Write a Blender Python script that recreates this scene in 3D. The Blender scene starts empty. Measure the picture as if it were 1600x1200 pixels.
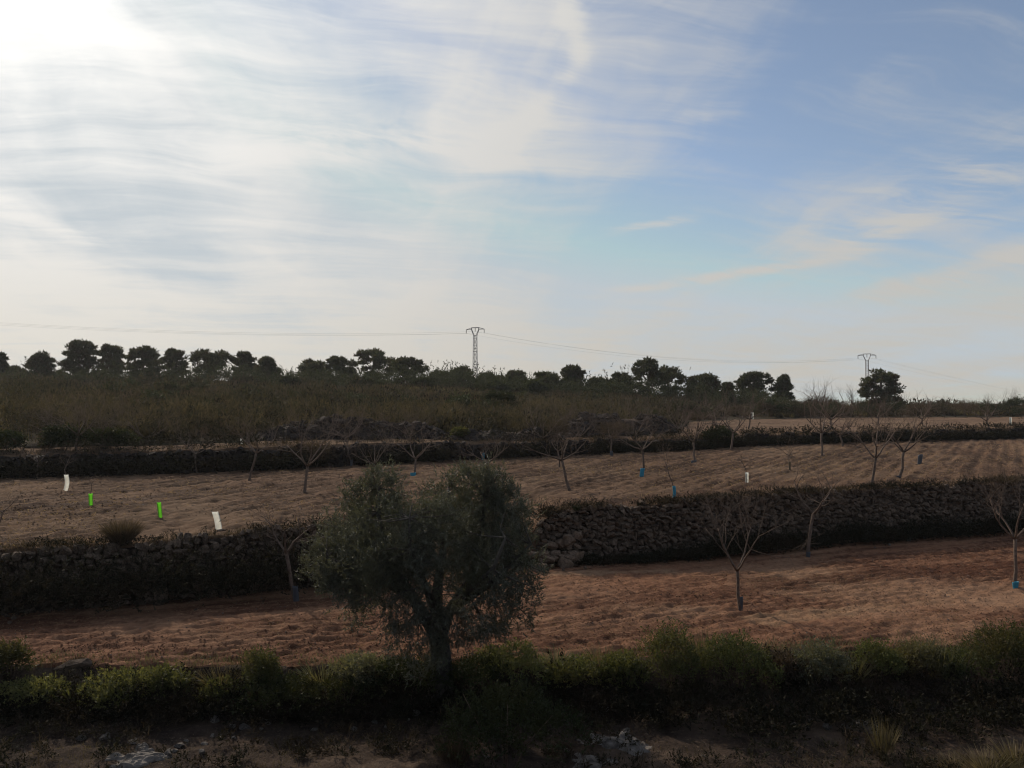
import bpy, bmesh, math
import numpy as np
from mathutils import Vector

SC = bpy.context.scene
COL = SC.collection
rad = math.radians

# ---------------------------------------------------------------- camera
CAMZ = 4.6
FPX = 1155.0
PITCH = rad(2.0)
cam_d = bpy.data.cameras.new('camera')
cam = bpy.data.objects.new('camera', cam_d)
COL.objects.link(cam)
cam.location = (0, 0, CAMZ)
cam.rotation_euler = (rad(90) + PITCH, 0, 0)
cam_d.sensor_width = 36.0
cam_d.lens = 36.0 * FPX / 1600.0
cam_d.clip_start = 0.1
cam_d.clip_end = 9000.0
SC.camera = cam


def ray(px, py):
    a = (px - 800.0) / FPX
    b = (600.0 - py) / FPX
    y = math.cos(PITCH) - b * math.sin(PITCH)
    z = math.sin(PITCH) + b * math.cos(PITCH)
    return np.array([a, y, z])


def at_z(px, py, z):
    r = ray(px, py)
    t = (z - CAMZ) / r[2]
    return r[0] * t, r[1] * t


def at_y(px, py, y):
    r = ray(px, py)
    t = y / r[1]
    return np.array([r[0] * t, y, CAMZ + r[2] * t])


# ---------------------------------------------------------------- sun, sky, exposure
SC.view_settings.view_transform = 'Standard'
SC.view_settings.look = 'None'
SC.view_settings.exposure = 0.0
SC.view_settings.gamma = 1.0
SC.view_settings.use_curve_mapping = False
SC.cycles.pixel_filter_type = 'BLACKMAN_HARRIS'
SC.cycles.filter_width = 1.1
SC.cycles.max_bounces = 5
SC.cycles.diffuse_bounces = 3
SC.cycles.glossy_bounces = 1
SC.cycles.transmission_bounces = 2
SC.cycles.caustics_reflective = False
SC.cycles.caustics_refractive = False

sr = ray(-90, -320)
sr = sr / np.linalg.norm(sr)
SUN_EL = math.asin(sr[2])
SUN_AZ = math.atan2(sr[0], sr[1])          # from +Y towards +X
sun_d = bpy.data.lights.new('sun', 'SUN')
sun_d.energy = 3.0
sun_d.angle = rad(1.4)
sun_d.color = (1.0, 0.86, 0.69)
sun = bpy.data.objects.new('sun', sun_d)
COL.objects.link(sun)
sun.location = (-60, 90, 60)
sun.rotation_euler = Vector((-sr[0], -sr[1], -sr[2])).to_track_quat('-Z', 'Y').to_euler()

world = bpy.data.worlds.new('World')
SC.world = world
world.use_nodes = True
world.cycles.sampling_method = 'MANUAL'
world.cycles.sample_map_resolution = 384
wt = world.node_tree
for n_ in list(wt.nodes):
    wt.nodes.remove(n_)


class NT:
    """small helper for building node maths"""
    def __init__(s, tree):
        s.t = tree

    def node(s, typ, **kw):
        n = s.t.nodes.new(typ)
        for k, v in kw.items():
            setattr(n, k, v)
        return n

    def link(s, a, b):
        s.t.links.new(a, b)

    def put(s, sock, v):
        if isinstance(v, bpy.types.NodeSocket):
            s.t.links.new(v, sock)
        else:
            sock.default_value = v

    def m(s, op, a, b=0.0, c=None, clamp=False):
        n = s.node('ShaderNodeMath', operation=op, use_clamp=clamp)
        s.put(n.inputs[0], a)
        s.put(n.inputs[1], b)
        if c is not None:
            s.put(n.inputs[2], c)
        return n.outputs[0]

    def add(s, a, b): return s.m('ADD', a, b)
    def sub(s, a, b): return s.m('SUBTRACT', a, b)
    def mul(s, a, b): return s.m('MULTIPLY', a, b)
    def div(s, a, b): return s.m('DIVIDE', a, b)
    def mx(s, a, b): return s.m('MAXIMUM', a, b)

    def ramp(s, v, lo, hi, olo=0.0, ohi=1.0, smooth=True):
        n = s.node('ShaderNodeMapRange')
        n.interpolation_type = 'SMOOTHSTEP' if smooth else 'LINEAR'
        s.put(n.inputs['Value'], v)
        n.inputs['From Min'].default_value = lo
        n.inputs['From Max'].default_value = hi
        n.inputs['To Min'].default_value = olo
        n.inputs['To Max'].default_value = ohi
        return n.outputs['Result']

    def noise(s, vec, scale, detail=4.0, rough=0.55, dist=0.0, out='Fac'):
        n = s.node('ShaderNodeTexNoise')
        if vec is not None:
            s.link(vec, n.inputs['Vector'])
        n.inputs['Scale'].default_value = scale
        n.inputs['Detail'].default_value = detail
        n.inputs['Roughness'].default_value = rough
        n.inputs['Distortion'].default_value = dist
        return n.outputs[out]

    def vec(s, x, y, z=0.0):
        n = s.node('ShaderNodeCombineXYZ')
        s.put(n.inputs[0], x)
        s.put(n.inputs[1], y)
        s.put(n.inputs[2], z)
        return n.outputs[0]

    def mix(s, f, a, b, blend='MIX'):
        n = s.node('ShaderNodeMix', data_type='RGBA', blend_type=blend)
        s.put(n.inputs[0], f)
        for sock, v in ((n.inputs[6], a), (n.inputs[7], b)):
            if isinstance(v, bpy.types.NodeSocket):
                s.link(v, sock)
            else:
                sock.default_value = (v[0], v[1], v[2], 1.0)
        return n.outputs[2]


# cirrus sky, laid out on a flat cloud deck high above the land
SKYK = 0.10
w = NT(wt)
tc = w.node('ShaderNodeTexCoord')
sep = w.node('ShaderNodeSeparateXYZ')
w.link(tc.outputs['Generated'], sep.inputs[0])
dx, dy, dz = sep.outputs
zz = w.add(w.mx(dz, 0.0), 0.11)
U = w.div(dx, zz)
V = w.div(dy, zz)


def deck(px, py):
    r = ray(px, py)
    r = r / np.linalg.norm(r)
    k = max(r[2], 0) + 0.11
    return r[0] / k, r[1] / k


sky = w.node('ShaderNodeTexSky')
sky.sky_type = 'NISHITA'
sky.sun_disc = False
sky.sun_elevation = SUN_EL
sky.sun_rotation = SUN_AZ
sky.altitude = 300
sky.air_density = 1.0
sky.dust_density = 0.25
sky.ozone_density = 1.4

# warped deck coordinates
wv = w.vec(U, V, 0.0)
wa = w.noise(wv, 0.9, 3, 0.5, 0.0, 'Color')
wsep = w.node('ShaderNodeSeparateColor')
w.link(wa, wsep.inputs[0])
Uw = w.add(U, w.mul(w.sub(wsep.outputs[0], 0.5), 0.8))
Vw = w.add(V, w.mul(w.sub(wsep.outputs[1], 0.5), 0.55))
# fibres: stretched along two directions
def rotuv(ang, su, sv):
    c, s_ = math.cos(ang), math.sin(ang)
    a = w.add(w.mul(Uw, c * su), w.mul(Vw, s_ * su))
    b = w.add(w.mul(Uw, -s_ * sv), w.mul(Vw, c * sv))
    return w.vec(a, b, 0.0)
f1 = w.noise(rotuv(rad(100), 0.34, 1.7), 1.0, 5, 0.55, 0.35)
f2 = w.noise(rotuv(rad(14), 1.3, 5.5), 1.0, 7, 0.66, 0.35)
f3 = w.noise(rotuv(rad(48), 0.35, 0.75), 1.0, 3, 0.5, 0.3)
f4 = w.noise(rotuv(rad(104), 0.9, 8.0), 1.0, 6, 0.65, 0.25)
# broad cover: thick veil on the sun's side, thinner and blue away from it
dot = w.node('ShaderNodeVectorMath', operation='DOT_PRODUCT')
w.link(tc.outputs['Generated'], dot.inputs[0])
dot.inputs[1].default_value = (sr[0], sr[1], sr[2])
SD = w.mx(dot.outputs['Value'], 0.0)
veil = w.ramp(SD, 0.58, 0.88, 0.0, 0.30)
low = w.ramp(dz, 0.02, 0.28, 0.30, 0.0)
cover = w.add(w.add(veil, low), 0.0)
fib = w.add(w.add(w.mul(w.sub(f1, 0.5), 1.25), w.mul(w.sub(f2, 0.5), 0.95)), w.add(w.mul(w.sub(f3, 0.5), 1.1), w.mul(w.sub(f4, 0.5), 0.18)))
dens = w.add(cover, w.add(fib, 0.27))

# single long streaks and plumes of ice cloud
def stroke(pa, pb, wid, amp, dens_in, soft=0.25):
    a = deck(*pa)
    b = deck(*pb)
    L = math.hypot(b[0] - a[0], b[1] - a[1])
    ex, ey = (b[0] - a[0]) / L, (b[1] - a[1]) / L
    qx = w.sub(Uw2, a[0])
    qy = w.sub(Vw2, a[1])
    al = w.div(w.add(w.mul(qx, ex), w.mul(qy, ey)), L)
    ac = w.div(w.add(w.mul(qx, -ey), w.mul(qy, ex)), wid)
    g = w.m('POWER', 2.718, w.mul(w.mul(ac, ac), -1.0))
    e = w.mul(w.ramp(al, -soft, soft), w.ramp(al, 1 - soft, 1 + soft, 1.0, 0.0))
    tex = w.ramp(f2, 0.30, 0.62, 0.35, 1.0)
    return w.add(dens_in, w.mul(w.mul(w.mul(g, e), tex), amp * 1.45))
wa2 = w.noise(wv, 2.6, 4, 0.6, 0.0, 'Color')
wsep2 = w.node('ShaderNodeSeparateColor')
w.link(wa2, wsep2.inputs[0])
Uw2 = w.add(U, w.mul(w.sub(wsep2.outputs[0], 0.5), 0.12))
Vw2 = w.add(V, w.mul(w.sub(wsep2.outputs[1], 0.5), 0.20))
for pa, pb, wd_, am in (
        ((882, -40), (906, 95), 0.024, 0.20),
        ((906, 85), (840, 180), 0.034, 0.20),
        ((850, 170), (740, 270), 0.10, 0.26),
        ((930, 368), (1075, 342), 0.05, 0.42),
        ((950, 458), (1290, 408), 0.07, 0.36),
        ((1290, 395), (1640, 230), 0.20, 0.36),
        ((1350, 470), (1640, 380), 0.16, 0.24),
        ((1330, 120), (1600, 60), 0.16, 0.10),
        ((545, 515), (665, 556), 0.06, 0.30),
        ((1060, 190), (1160, 165), 0.05, 0.16),
        ((-40, 300), (150, 385), 0.07, 0.22),
        ((300, 250), (820, 205), 0.12, 0.20)):
    dens = stroke(pa, pb, wd_, am, dens)
mask = w.ramp(dens, 0.08, 0.90, 0.07, 0.99)

# forward scattering: the ice cloud is brighter towards the sun
p1 = w.m('POWER', SD, 5.0)
p2 = w.m('POWER', SD, 28.0)
p3 = w.m('POWER', SD, 160.0)
bright = w.add(w.add(w.add(0.55, w.mul(p1, 0.40)), w.mul(p2, 0.24)), w.mul(p3, 0.5))
ctint = w.mix(w.ramp(dz, 0.0, 0.24), (1.0, 0.945, 0.84), (1.0, 0.985, 0.95))
cvec = w.node('ShaderNodeVectorMath', operation='SCALE')
w.link(ctint, cvec.inputs[0])
w.link(w.mul(bright, 1.0 / SKYK), cvec.inputs['Scale'])
skyt = w.mix(1.0, w.mix(1.0, sky.outputs[0], (1.25, 1.15, 1.08), 'MULTIPLY'), (5.0, 5.65, 6.15), 'DARKEN')
glow = w.node('ShaderNodeVectorMath', operation='SCALE')
glow.inputs[0].default_value = (1.0, 0.97, 0.90)
w.link(w.mul(w.add(w.mul(p2, 0.09), w.mul(p3, 0.7)), 1.0 / SKYK), glow.inputs['Scale'])
mixed = w.mix(mask, skyt, cvec.outputs[0])
tot = w.node('ShaderNodeVectorMath', operation='ADD')
w.link(mixed, tot.inputs[0])
w.link(glow.outputs[0], tot.inputs[1])
bg = w.node('ShaderNodeBackground')
bg.inputs['Strength'].default_value = SKYK
w.link(tot.outputs[0], bg.inputs['Color'])
wo = w.node('ShaderNodeOutputWorld')
w.link(bg.outputs[0], wo.inputs['Surface'])

# ---------------------------------------------------------------- helpers
RNG = np.random.default_rng(7)
_perm = np.random.default_rng(3).permutation(256)
_val = np.random.default_rng(4).random(256)


def vn(x, y, seed=0):
    x = np.asarray(x, float) + seed * 17.31
    y = np.asarray(y, float) + seed * 9.77
    xi = np.floor(x).astype(int)
    yi = np.floor(y).astype(int)
    fx = x - xi
    fy = y - yi
    fx = fx * fx * (3 - 2 * fx)
    fy = fy * fy * (3 - 2 * fy)

    def h(i, j):
        return _val[_perm[(_perm[i & 255] + j) & 255]]
    a = h(xi, yi) * (1 - fx) + h(xi + 1, yi) * fx
    b = h(xi, yi + 1) * (1 - fx) + h(xi + 1, yi + 1) * fx
    return (a * (1 - fy) + b * fy) * 2 - 1


def fbm(x, y, octv=4, seed=0, gain=0.5):
    s = 0
    a = 1.0
    for k in range(octv):
        s = s + a * vn(x * 2 ** k, y * 2 ** k, seed + k)
        a *= gain
    return s


def sstep(a, b, v):
    t = np.clip((v - a) / (b - a), 0, 1)
    return t * t * (3 - 2 * t)


def mesh_np(name, V_, faces, smooth=False):
    """V_ (n,3); faces (m,k) array, or a list of such arrays"""
    if not isinstance(faces, list):
        faces = [faces]
    me = bpy.data.meshes.new(name)
    V_ = np.ascontiguousarray(V_, dtype=np.float32)
    me.vertices.add(len(V_))
    me.vertices.foreach_set('co', V_.ravel())
    li = np.concatenate([f.ravel() for f in faces]).astype(np.int32)
    sz = np.concatenate([np.full(len(f), f.shape[1], np.int32) for f in faces])
    st = np.concatenate([[0], np.cumsum(sz)[:-1]]).astype(np.int32)
    me.loops.add(len(li))
    me.loops.foreach_set('vertex_index', li)
    me.polygons.add(len(sz))
    me.polygons.foreach_set('loop_start', st)
    me.polygons.foreach_set('use_smooth', np.full(len(sz), smooth, bool))
    me.update(calc_edges=True)
    return me


def tag(o, label=None, cat=None, group=None, kind=None):
    if label: o['label'] = label
    if cat: o['category'] = cat
    if group: o['group'] = group
    if kind: o['kind'] = kind
    return o


def obj(name, me, mat=None, parent=None, loc=None):
    o = bpy.data.objects.new(name, me)
    COL.objects.link(o)
    if mat is not None and me is not None and len(me.materials) == 0:
        me.materials.append(mat)
    if parent is not None:
        o.parent = parent
    if loc is not None:
        o.location = loc
    return o


def thing(name, label, cat, loc, group=None):
    o = obj(name, None, loc=tuple(loc))
    o.empty_display_size = 0.2
    return tag(o, label, cat, group)


class Geo:
    """collects tubes, boxes and free faces into one mesh"""
    def __init__(s):
        s.v = []
        s.f4 = []
        s.f3 = []
        s.n = 0

    def raw(s, V_, f4=None, f3=None):
        if f4 is not None and len(f4): s.f4.append(np.asarray(f4) + s.n)
        if f3 is not None and len(f3): s.f3.append(np.asarray(f3) + s.n)
        s.v.append(np.asarray(V_, float))
        s.n += len(V_)

    def tube(s, P, R, k=5, cap=True):
        P = np.asarray(P, float)
        R = np.broadcast_to(np.asarray(R, float), (len(P),))
        T = np.gradient(P, axis=0)
        T /= np.linalg.norm(T, axis=1)[:, None] + 1e-9
        ref = np.array([0.31, 0.9, 0.12]) if abs(T[:, 2]).mean() > 0.6 else np.array([0.05, 0.1, 1.0])
        A = np.cross(T, ref)
        A /= np.linalg.norm(A, axis=1)[:, None] + 1e-9
        B = np.cross(T, A)
        th = np.arange(k) * 2 * math.pi / k
        ring = (P[:, None, :] + R[:, None, None] * (A[:, None, :] * np.cos(th)[None, :, None] + B[:, None, :] * np.sin(th)[None, :, None]))
        n = len(P)
        i = np.arange(n - 1)[:, None] * k
        j = np.arange(k)[None, :]
        j2 = (j + 1) % k
        F = np.stack([i + j, i + j2, i + k + j2, i + k + j], -1).reshape(-1, 4)
        V_ = ring.reshape(-1, 3)
        f3 = []
        if cap:
            V_ = np.vstack([V_, P[0], P[-1]])
            c0, c1 = n * k, n * k + 1
            for q in range(k):
                f3.append((c0, (q + 1) % k, q))
                f3.append((c1, (n - 1) * k + q, (n - 1) * k + (q + 1) % k))
        s.raw(V_, F, np.array(f3) if f3 else None)

    def bar(s, a, b, r, k=4):
        s.tube(np.array([a, b]), r, k)

    def mesh(s, name, smooth=True):
        fs = []
        if s.f4: fs.append(np.concatenate(s.f4))
        if s.f3: fs.append(np.concatenate(s.f3))
        return mesh_np(name, np.concatenate(s.v), fs, smooth)


def unit(v):
    return v / (np.linalg.norm(v, axis=-1, keepdims=True) + 1e-9)


def leaf_arrays(P, D, L, W, rng, bend=0.0, tri=False):
    """pointed four-corner leaves: base, side, tip, side"""
    n = len(P)
    L = np.broadcast_to(L, (n,))[:, None]
    W = np.broadcast_to(W, (n,))[:, None]
    S = unit(np.cross(D, rng.normal(size=(n, 3))))
    if tri:
        V_ = np.stack([P - S * W * 0.55, P + S * W * 0.55 + D * L * 0.15, P + D * L], 1).reshape(-1, 3)
        return V_, np.arange(n * 3).reshape(n, 3)
    mid = P + D * L * 0.55
    tip = P + D * L
    if bend:
        tip = tip + np.array([0, 0, -1.0]) * L * bend
    V_ = np.stack([P, mid + S * W * 0.5, tip, mid - S * W * 0.5], 1).reshape(-1, 3)
    F = np.arange(n * 4).reshape(n, 4)
    return V_, F


# ---------------------------------------------------------------- materials
def new_mat(name):
    m = bpy.data.materials.new(name)
    m.use_nodes = True
    t = m.node_tree
    for n_ in list(t.nodes):
        t.nodes.remove(n_)
    return m, NT(t)


def finish(nt, shader, bump=None, strength=0.4, dist=0.02, bsdf=None):
    if bump is not None:
        b = nt.node('ShaderNodeBump')
        b.inputs['Strength'].default_value = strength
        b.inputs['Distance'].default_value = dist
        nt.link(bump, b.inputs['Height'])
        nt.link(b.outputs[0], bsdf.inputs['Normal'])
    o = nt.node('ShaderNodeOutputMaterial')
    nt.link(shader, o.inputs['Surface'])


def principled(nt, color, rough=0.85, spec=0.2):
    b = nt.node('ShaderNodeBsdfPrincipled')
    nt.put(b.inputs['Base Color'], color if isinstance(color, bpy.types.NodeSocket) else (*color, 1.0))
    b.inputs['Roughness'].default_value = rough
    b.inputs['Specular IOR Level'].default_value = spec
    return b


def pos(nt):
    g = nt.node('ShaderNodeNewGeometry')
    return g.outputs['Position']


def plain_mat(name, c0, c1, scale=6.0, rough=0.85, bump=0.3, spec=0.2, dist=0.02, objspace=True):
    m, nt = new_mat(name)
    if objspace:
        v = nt.node('ShaderNodeTexCoord').outputs['Object']
    else:
        v = pos(nt)
    n1 = nt.noise(v, scale, 6, 0.62)
    oi = nt.node('ShaderNodeObjectInfo')
    f = nt.add(nt.ramp(n1, 0.3, 0.72), nt.mul(nt.sub(oi.outputs['Random'], 0.5), 0.5))
    f = nt.m('MAXIMUM', nt.m('MINIMUM', f, 1.0), 0.0)
    b = principled(nt, nt.mix(f, c0, c1), rough, spec)
    finish(nt, b.outputs[0], nt.noise(v, scale * 4, 6, 0.7), bump, dist, b)
    return m


def leaf_mat(name, c0, c1, c2=None, trans=0.30, rough=0.55, spec=0.25, back=None):
    """leaf colour varies from leaf to leaf and clump to clump"""
    m, nt = new_mat(name)
    g = nt.node('ShaderNodeNewGeometry')
    oi = nt.node('ShaderNodeObjectInfo')
    isl = g.outputs['Random Per Island']
    col = nt.mix(isl, c0, c1)
    if c2 is not None:
        n1 = nt.noise(g.outputs['Position'], 0.9, 3, 0.6)
        col = nt.mix(nt.ramp(n1, 0.44, 0.66), col, c2)
    hs = nt.node('ShaderNodeHueSaturation')
    nt.put(hs.inputs['Value'], nt.add(0.8, nt.mul(oi.outputs['Random'], 0.4)))
    nt.link(col, hs.inputs['Color'])
    col = hs.outputs[0]
    b = principled(nt, col, rough, spec)
    tr = nt.node('ShaderNodeBsdfTranslucent')
    tcol = nt.mix(1.0, col, (1.25, 1.2, 0.6), 'MULTIPLY')
    nt.link(tcol, tr.inputs['Color'])
    mx = nt.node('ShaderNodeMixShader')
    mx.inputs[0].default_value = trans
    nt.link(b.outputs[0], mx.inputs[1])
    nt.link(tr.outputs[0], mx.inputs[2])
    finish(nt, mx.outputs[0])
    return m


def soil_mat(name, dark, mid, pale, straw, furrow_dir, straw_amt, patch_scale=0.16, stretch=9.0, stains=()):
    """tilled soil: dark and pale bands along the furrows, crumbs, bits of straw"""
    m, nt = new_mat(name)
    p = pos(nt)
    sp = nt.node('ShaderNodeSeparateXYZ')
    nt.link(p, sp.inputs[0])
    c, s_ = furrow_dir
    al = nt.add(nt.mul(sp.outputs[0], c), nt.mul(sp.outputs[1], s_))
    ac = nt.add(nt.mul(sp.outputs[0], -s_), nt.mul(sp.outputs[1], c))
    fv = nt.vec(nt.div(al, stretch), ac, 0.0)
    band = nt.add(nt.mul(nt.noise(fv, 0.45, 3, 0.55, 0.1), 0.45), nt.mul(nt.noise(fv, 2.2, 4, 0.6, 0.1), 0.55))
    patch = nt.noise(p, patch_scale, 4, 0.55, 0.6)
    crumb = nt.noise(p, 5.0, 6, 0.75)
    fine = nt.noise(p, 17.0, 4, 0.75)
    col = nt.mix(nt.ramp(nt.add(nt.mul(band, 0.62), nt.mul(crumb, 0.38)), 0.42, 0.57), dark, mid)
    col = nt.mix(nt.mul(nt.ramp(nt.add(nt.mul(patch, 0.6), nt.mul(band, 0.4)), 0.47, 0.66), 0.75), col, pale)
    wob = nt.noise(p, 0.7, 4, 0.6)
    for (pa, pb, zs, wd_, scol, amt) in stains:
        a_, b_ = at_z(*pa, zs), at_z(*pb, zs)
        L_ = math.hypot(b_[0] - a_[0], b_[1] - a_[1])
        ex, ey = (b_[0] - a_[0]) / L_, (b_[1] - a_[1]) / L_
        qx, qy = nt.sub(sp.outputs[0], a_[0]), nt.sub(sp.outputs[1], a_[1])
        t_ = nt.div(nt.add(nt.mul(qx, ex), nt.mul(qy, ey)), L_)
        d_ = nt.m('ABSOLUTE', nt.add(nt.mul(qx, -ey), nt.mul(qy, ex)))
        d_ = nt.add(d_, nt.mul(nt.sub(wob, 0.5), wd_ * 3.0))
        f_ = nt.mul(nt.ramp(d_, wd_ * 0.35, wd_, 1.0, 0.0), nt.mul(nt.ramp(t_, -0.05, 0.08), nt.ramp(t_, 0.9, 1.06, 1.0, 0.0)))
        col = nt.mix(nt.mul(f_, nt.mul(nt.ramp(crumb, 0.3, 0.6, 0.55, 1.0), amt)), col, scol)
    st = nt.mul(nt.ramp(fine, 0.57, 0.64), nt.ramp(crumb, 0.42, 0.58))
    col = nt.mix(nt.mul(st, straw_amt), col, straw)
    b = principled(nt, col, 0.95, 0.1)
    h = nt.add(nt.mul(crumb, 1.0), nt.mul(fine, 0.45))
    finish(nt, b.outputs[0], h, 1.0, 0.09, b)
    return m


M = {}
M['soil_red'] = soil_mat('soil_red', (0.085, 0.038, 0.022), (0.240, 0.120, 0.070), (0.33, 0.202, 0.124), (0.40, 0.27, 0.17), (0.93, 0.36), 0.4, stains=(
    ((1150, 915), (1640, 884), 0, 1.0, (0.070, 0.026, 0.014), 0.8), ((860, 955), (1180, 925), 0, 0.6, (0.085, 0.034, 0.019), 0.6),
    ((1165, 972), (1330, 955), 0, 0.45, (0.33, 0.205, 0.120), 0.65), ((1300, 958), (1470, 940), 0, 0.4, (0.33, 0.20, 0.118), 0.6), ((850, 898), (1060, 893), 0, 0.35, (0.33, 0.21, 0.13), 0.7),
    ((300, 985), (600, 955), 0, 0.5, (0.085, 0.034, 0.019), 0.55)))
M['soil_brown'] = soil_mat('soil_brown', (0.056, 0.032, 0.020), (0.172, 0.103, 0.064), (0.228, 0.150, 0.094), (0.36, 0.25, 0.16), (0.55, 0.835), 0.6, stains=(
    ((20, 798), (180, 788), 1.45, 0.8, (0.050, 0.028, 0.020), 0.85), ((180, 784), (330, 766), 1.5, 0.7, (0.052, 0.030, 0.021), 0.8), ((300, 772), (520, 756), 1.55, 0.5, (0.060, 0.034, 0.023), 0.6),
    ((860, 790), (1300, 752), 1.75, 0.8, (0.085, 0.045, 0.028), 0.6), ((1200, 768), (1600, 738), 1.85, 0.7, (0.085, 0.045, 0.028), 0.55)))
M['soil_upper'] = soil_mat('soil_upper', (0.10, 0.060, 0.038), (0.20, 0.126, 0.080), (0.25, 0.168, 0.106), (0.42, 0.33, 0.21), (0.9, 0.4), 0.7)
M['soil_dark'] = soil_mat('soil_dark', (0.028, 0.020, 0.016), (0.072, 0.051, 0.039), (0.140, 0.100, 0.073), (0.22, 0.17, 0.12), (1.0, 0.0), 0.5, 0.5, 1.5)  # dark earth, with some of the hedge's shade put into the colour
M['hill'] = soil_mat('hill_earth', (0.045, 0.036, 0.023), (0.075, 0.060, 0.036), (0.095, 0.076, 0.045), (0.13, 0.105, 0.06), (1.0, 0.1), 0.2, 0.06, 3.0)
M['stone'] = plain_mat('wall_stone', (0.046, 0.033, 0.024), (0.170, 0.123, 0.090), 5.0, 0.9, 0.7)
M['stone_dark'] = plain_mat('old_stone', (0.020, 0.016, 0.014), (0.056, 0.044, 0.037), 3.0, 0.9, 0.7)
M['limestone'] = plain_mat('limestone', (0.075, 0.066, 0.058), (0.235, 0.208, 0.180), 7.0, 0.88, 0.8)
M['bark_almond'] = plain_mat('almond_bark', (0.085, 0.060, 0.046), (0.17, 0.125, 0.098), 14.0, 0.9, 0.6)
M['bark_olive'] = plain_mat('olive_bark', (0.045, 0.040, 0.034), (0.12, 0.105, 0.088), 9.0, 0.95, 0.9, dist=0.04)
M['bark_pine'] = plain_mat('pine_bark', (0.05, 0.038, 0.030), (0.11, 0.082, 0.064), 4.0, 0.95, 0.6)
M['twig'] = plain_mat('dry_twig', (0.075, 0.052, 0.038), (0.15, 0.105, 0.078), 9.0, 0.9, 0.2)
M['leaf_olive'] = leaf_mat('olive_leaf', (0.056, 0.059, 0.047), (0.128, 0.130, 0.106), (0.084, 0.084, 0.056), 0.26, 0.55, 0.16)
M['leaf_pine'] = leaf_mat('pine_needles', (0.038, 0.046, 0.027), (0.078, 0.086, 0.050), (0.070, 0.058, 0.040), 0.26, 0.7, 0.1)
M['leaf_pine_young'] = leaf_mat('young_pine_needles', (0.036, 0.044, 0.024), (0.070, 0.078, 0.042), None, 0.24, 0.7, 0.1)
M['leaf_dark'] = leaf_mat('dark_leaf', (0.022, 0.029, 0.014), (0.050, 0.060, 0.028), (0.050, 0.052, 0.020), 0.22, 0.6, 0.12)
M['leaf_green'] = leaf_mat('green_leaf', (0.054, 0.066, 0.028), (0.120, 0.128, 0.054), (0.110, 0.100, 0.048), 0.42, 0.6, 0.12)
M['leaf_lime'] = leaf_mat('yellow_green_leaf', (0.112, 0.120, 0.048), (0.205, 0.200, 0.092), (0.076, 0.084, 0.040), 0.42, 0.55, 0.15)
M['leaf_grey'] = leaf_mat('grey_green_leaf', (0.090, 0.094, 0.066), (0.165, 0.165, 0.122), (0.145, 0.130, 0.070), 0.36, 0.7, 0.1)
M['scrub'] = leaf_mat('scrub_leaf', (0.036, 0.034, 0.024), (0.076, 0.069, 0.047), (0.082, 0.067, 0.047), 0.22, 0.75, 0.05)
M['brush'] = leaf_mat('dry_brush', (0.066, 0.048, 0.037), (0.125, 0.093, 0.072), (0.080, 0.062, 0.044), 0.22, 0.85, 0.05)
M['grass_dry'] = leaf_mat('dry_grass', (0.120, 0.095, 0.060), (0.235, 0.188, 0.126), (0.105, 0.090, 0.052), 0.28, 0.8, 0.05)
M['bramble'] = leaf_mat('bramble_leaf', (0.015, 0.015, 0.010), (0.036, 0.033, 0.021), (0.036, 0.027, 0.018), 0.15, 0.7, 0.06)
M['stone_tan'] = plain_mat('tan_stone', (0.070, 0.048, 0.033), (0.205, 0.145, 0.103), 6.0, 0.9, 0.7)
M['straw'] = leaf_mat('straw', (0.17, 0.11, 0.068), (0.36, 0.26, 0.17), None, 0.3, 0.8, 0.05)
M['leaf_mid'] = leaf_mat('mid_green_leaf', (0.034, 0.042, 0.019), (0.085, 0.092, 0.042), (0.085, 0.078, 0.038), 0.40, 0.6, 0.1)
M['grass_sunny'] = leaf_mat('sunny_grass', (0.110, 0.092, 0.048), (0.185, 0.152, 0.082), None, 0.35, 0.8, 0.05)  # lighter straw grass, the sunlit look is painted into its colour
M['grass_hill'] = leaf_mat('hill_grass', (0.095, 0.077, 0.048), (0.165, 0.130, 0.090), (0.062, 0.053, 0.036), 0.28, 0.8, 0.05)


def plastic_mat(name, c, trans=0.35, rough=0.45):
    m, nt = new_mat(name)
    v = nt.node('ShaderNodeTexCoord').outputs['Object']
    n1 = nt.noise(v, 9.0, 4, 0.6)
    col = nt.mix(nt.ramp(n1, 0.25, 0.8), tuple(x * 0.82 for x in c), c)
    b = principled(nt, col, rough, 0.3)
    tr = nt.node('ShaderNodeBsdfTranslucent')
    nt.link(col, tr.inputs['Color'])
    mx = nt.node('ShaderNodeMixShader')
    mx.inputs[0].default_value = trans
    nt.link(b.outputs[0], mx.inputs[1])
    nt.link(tr.outputs[0], mx.inputs[2])
    finish(nt, mx.outputs[0])
    return m


M['white_guard'] = plastic_mat('white_guard', (0.90, 0.91, 0.87), 0.85)
M['green_guard'] = plastic_mat('green_guard', (0.40, 0.86, 0.15), 0.82)
M['blue_guard'] = plastic_mat('blue_guard', (0.06, 0.30, 0.42), 0.35)
M['violet_guard'] = plastic_mat('faded_blue_guard', (0.105, 0.115, 0.135), 0.35)
M['steel'] = plain_mat('galvanised_steel', (0.24, 0.23, 0.23), (0.36, 0.35, 0.35), 3.0, 0.6, 0.05, 0.4)
M['glass_ins'] = plain_mat('insulator', (0.10, 0.09, 0.085), (0.16, 0.15, 0.14), 8.0, 0.35, 0.05, 0.5)
M['cable'] = plain_mat('cable', (0.10, 0.10, 0.10), (0.16, 0.16, 0.16), 1.0, 0.6, 0.0, 0.3)

# ---------------------------------------------------------------- terrain
# lines across the land as tables over x
def curve(rows):
    xs, ys = [], []
    for px, py, z in rows:
        x, y = at_z(px, py, z)
        xs.append(x)
        ys.append(y)
    return np.array(xs), np.array(ys)


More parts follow.
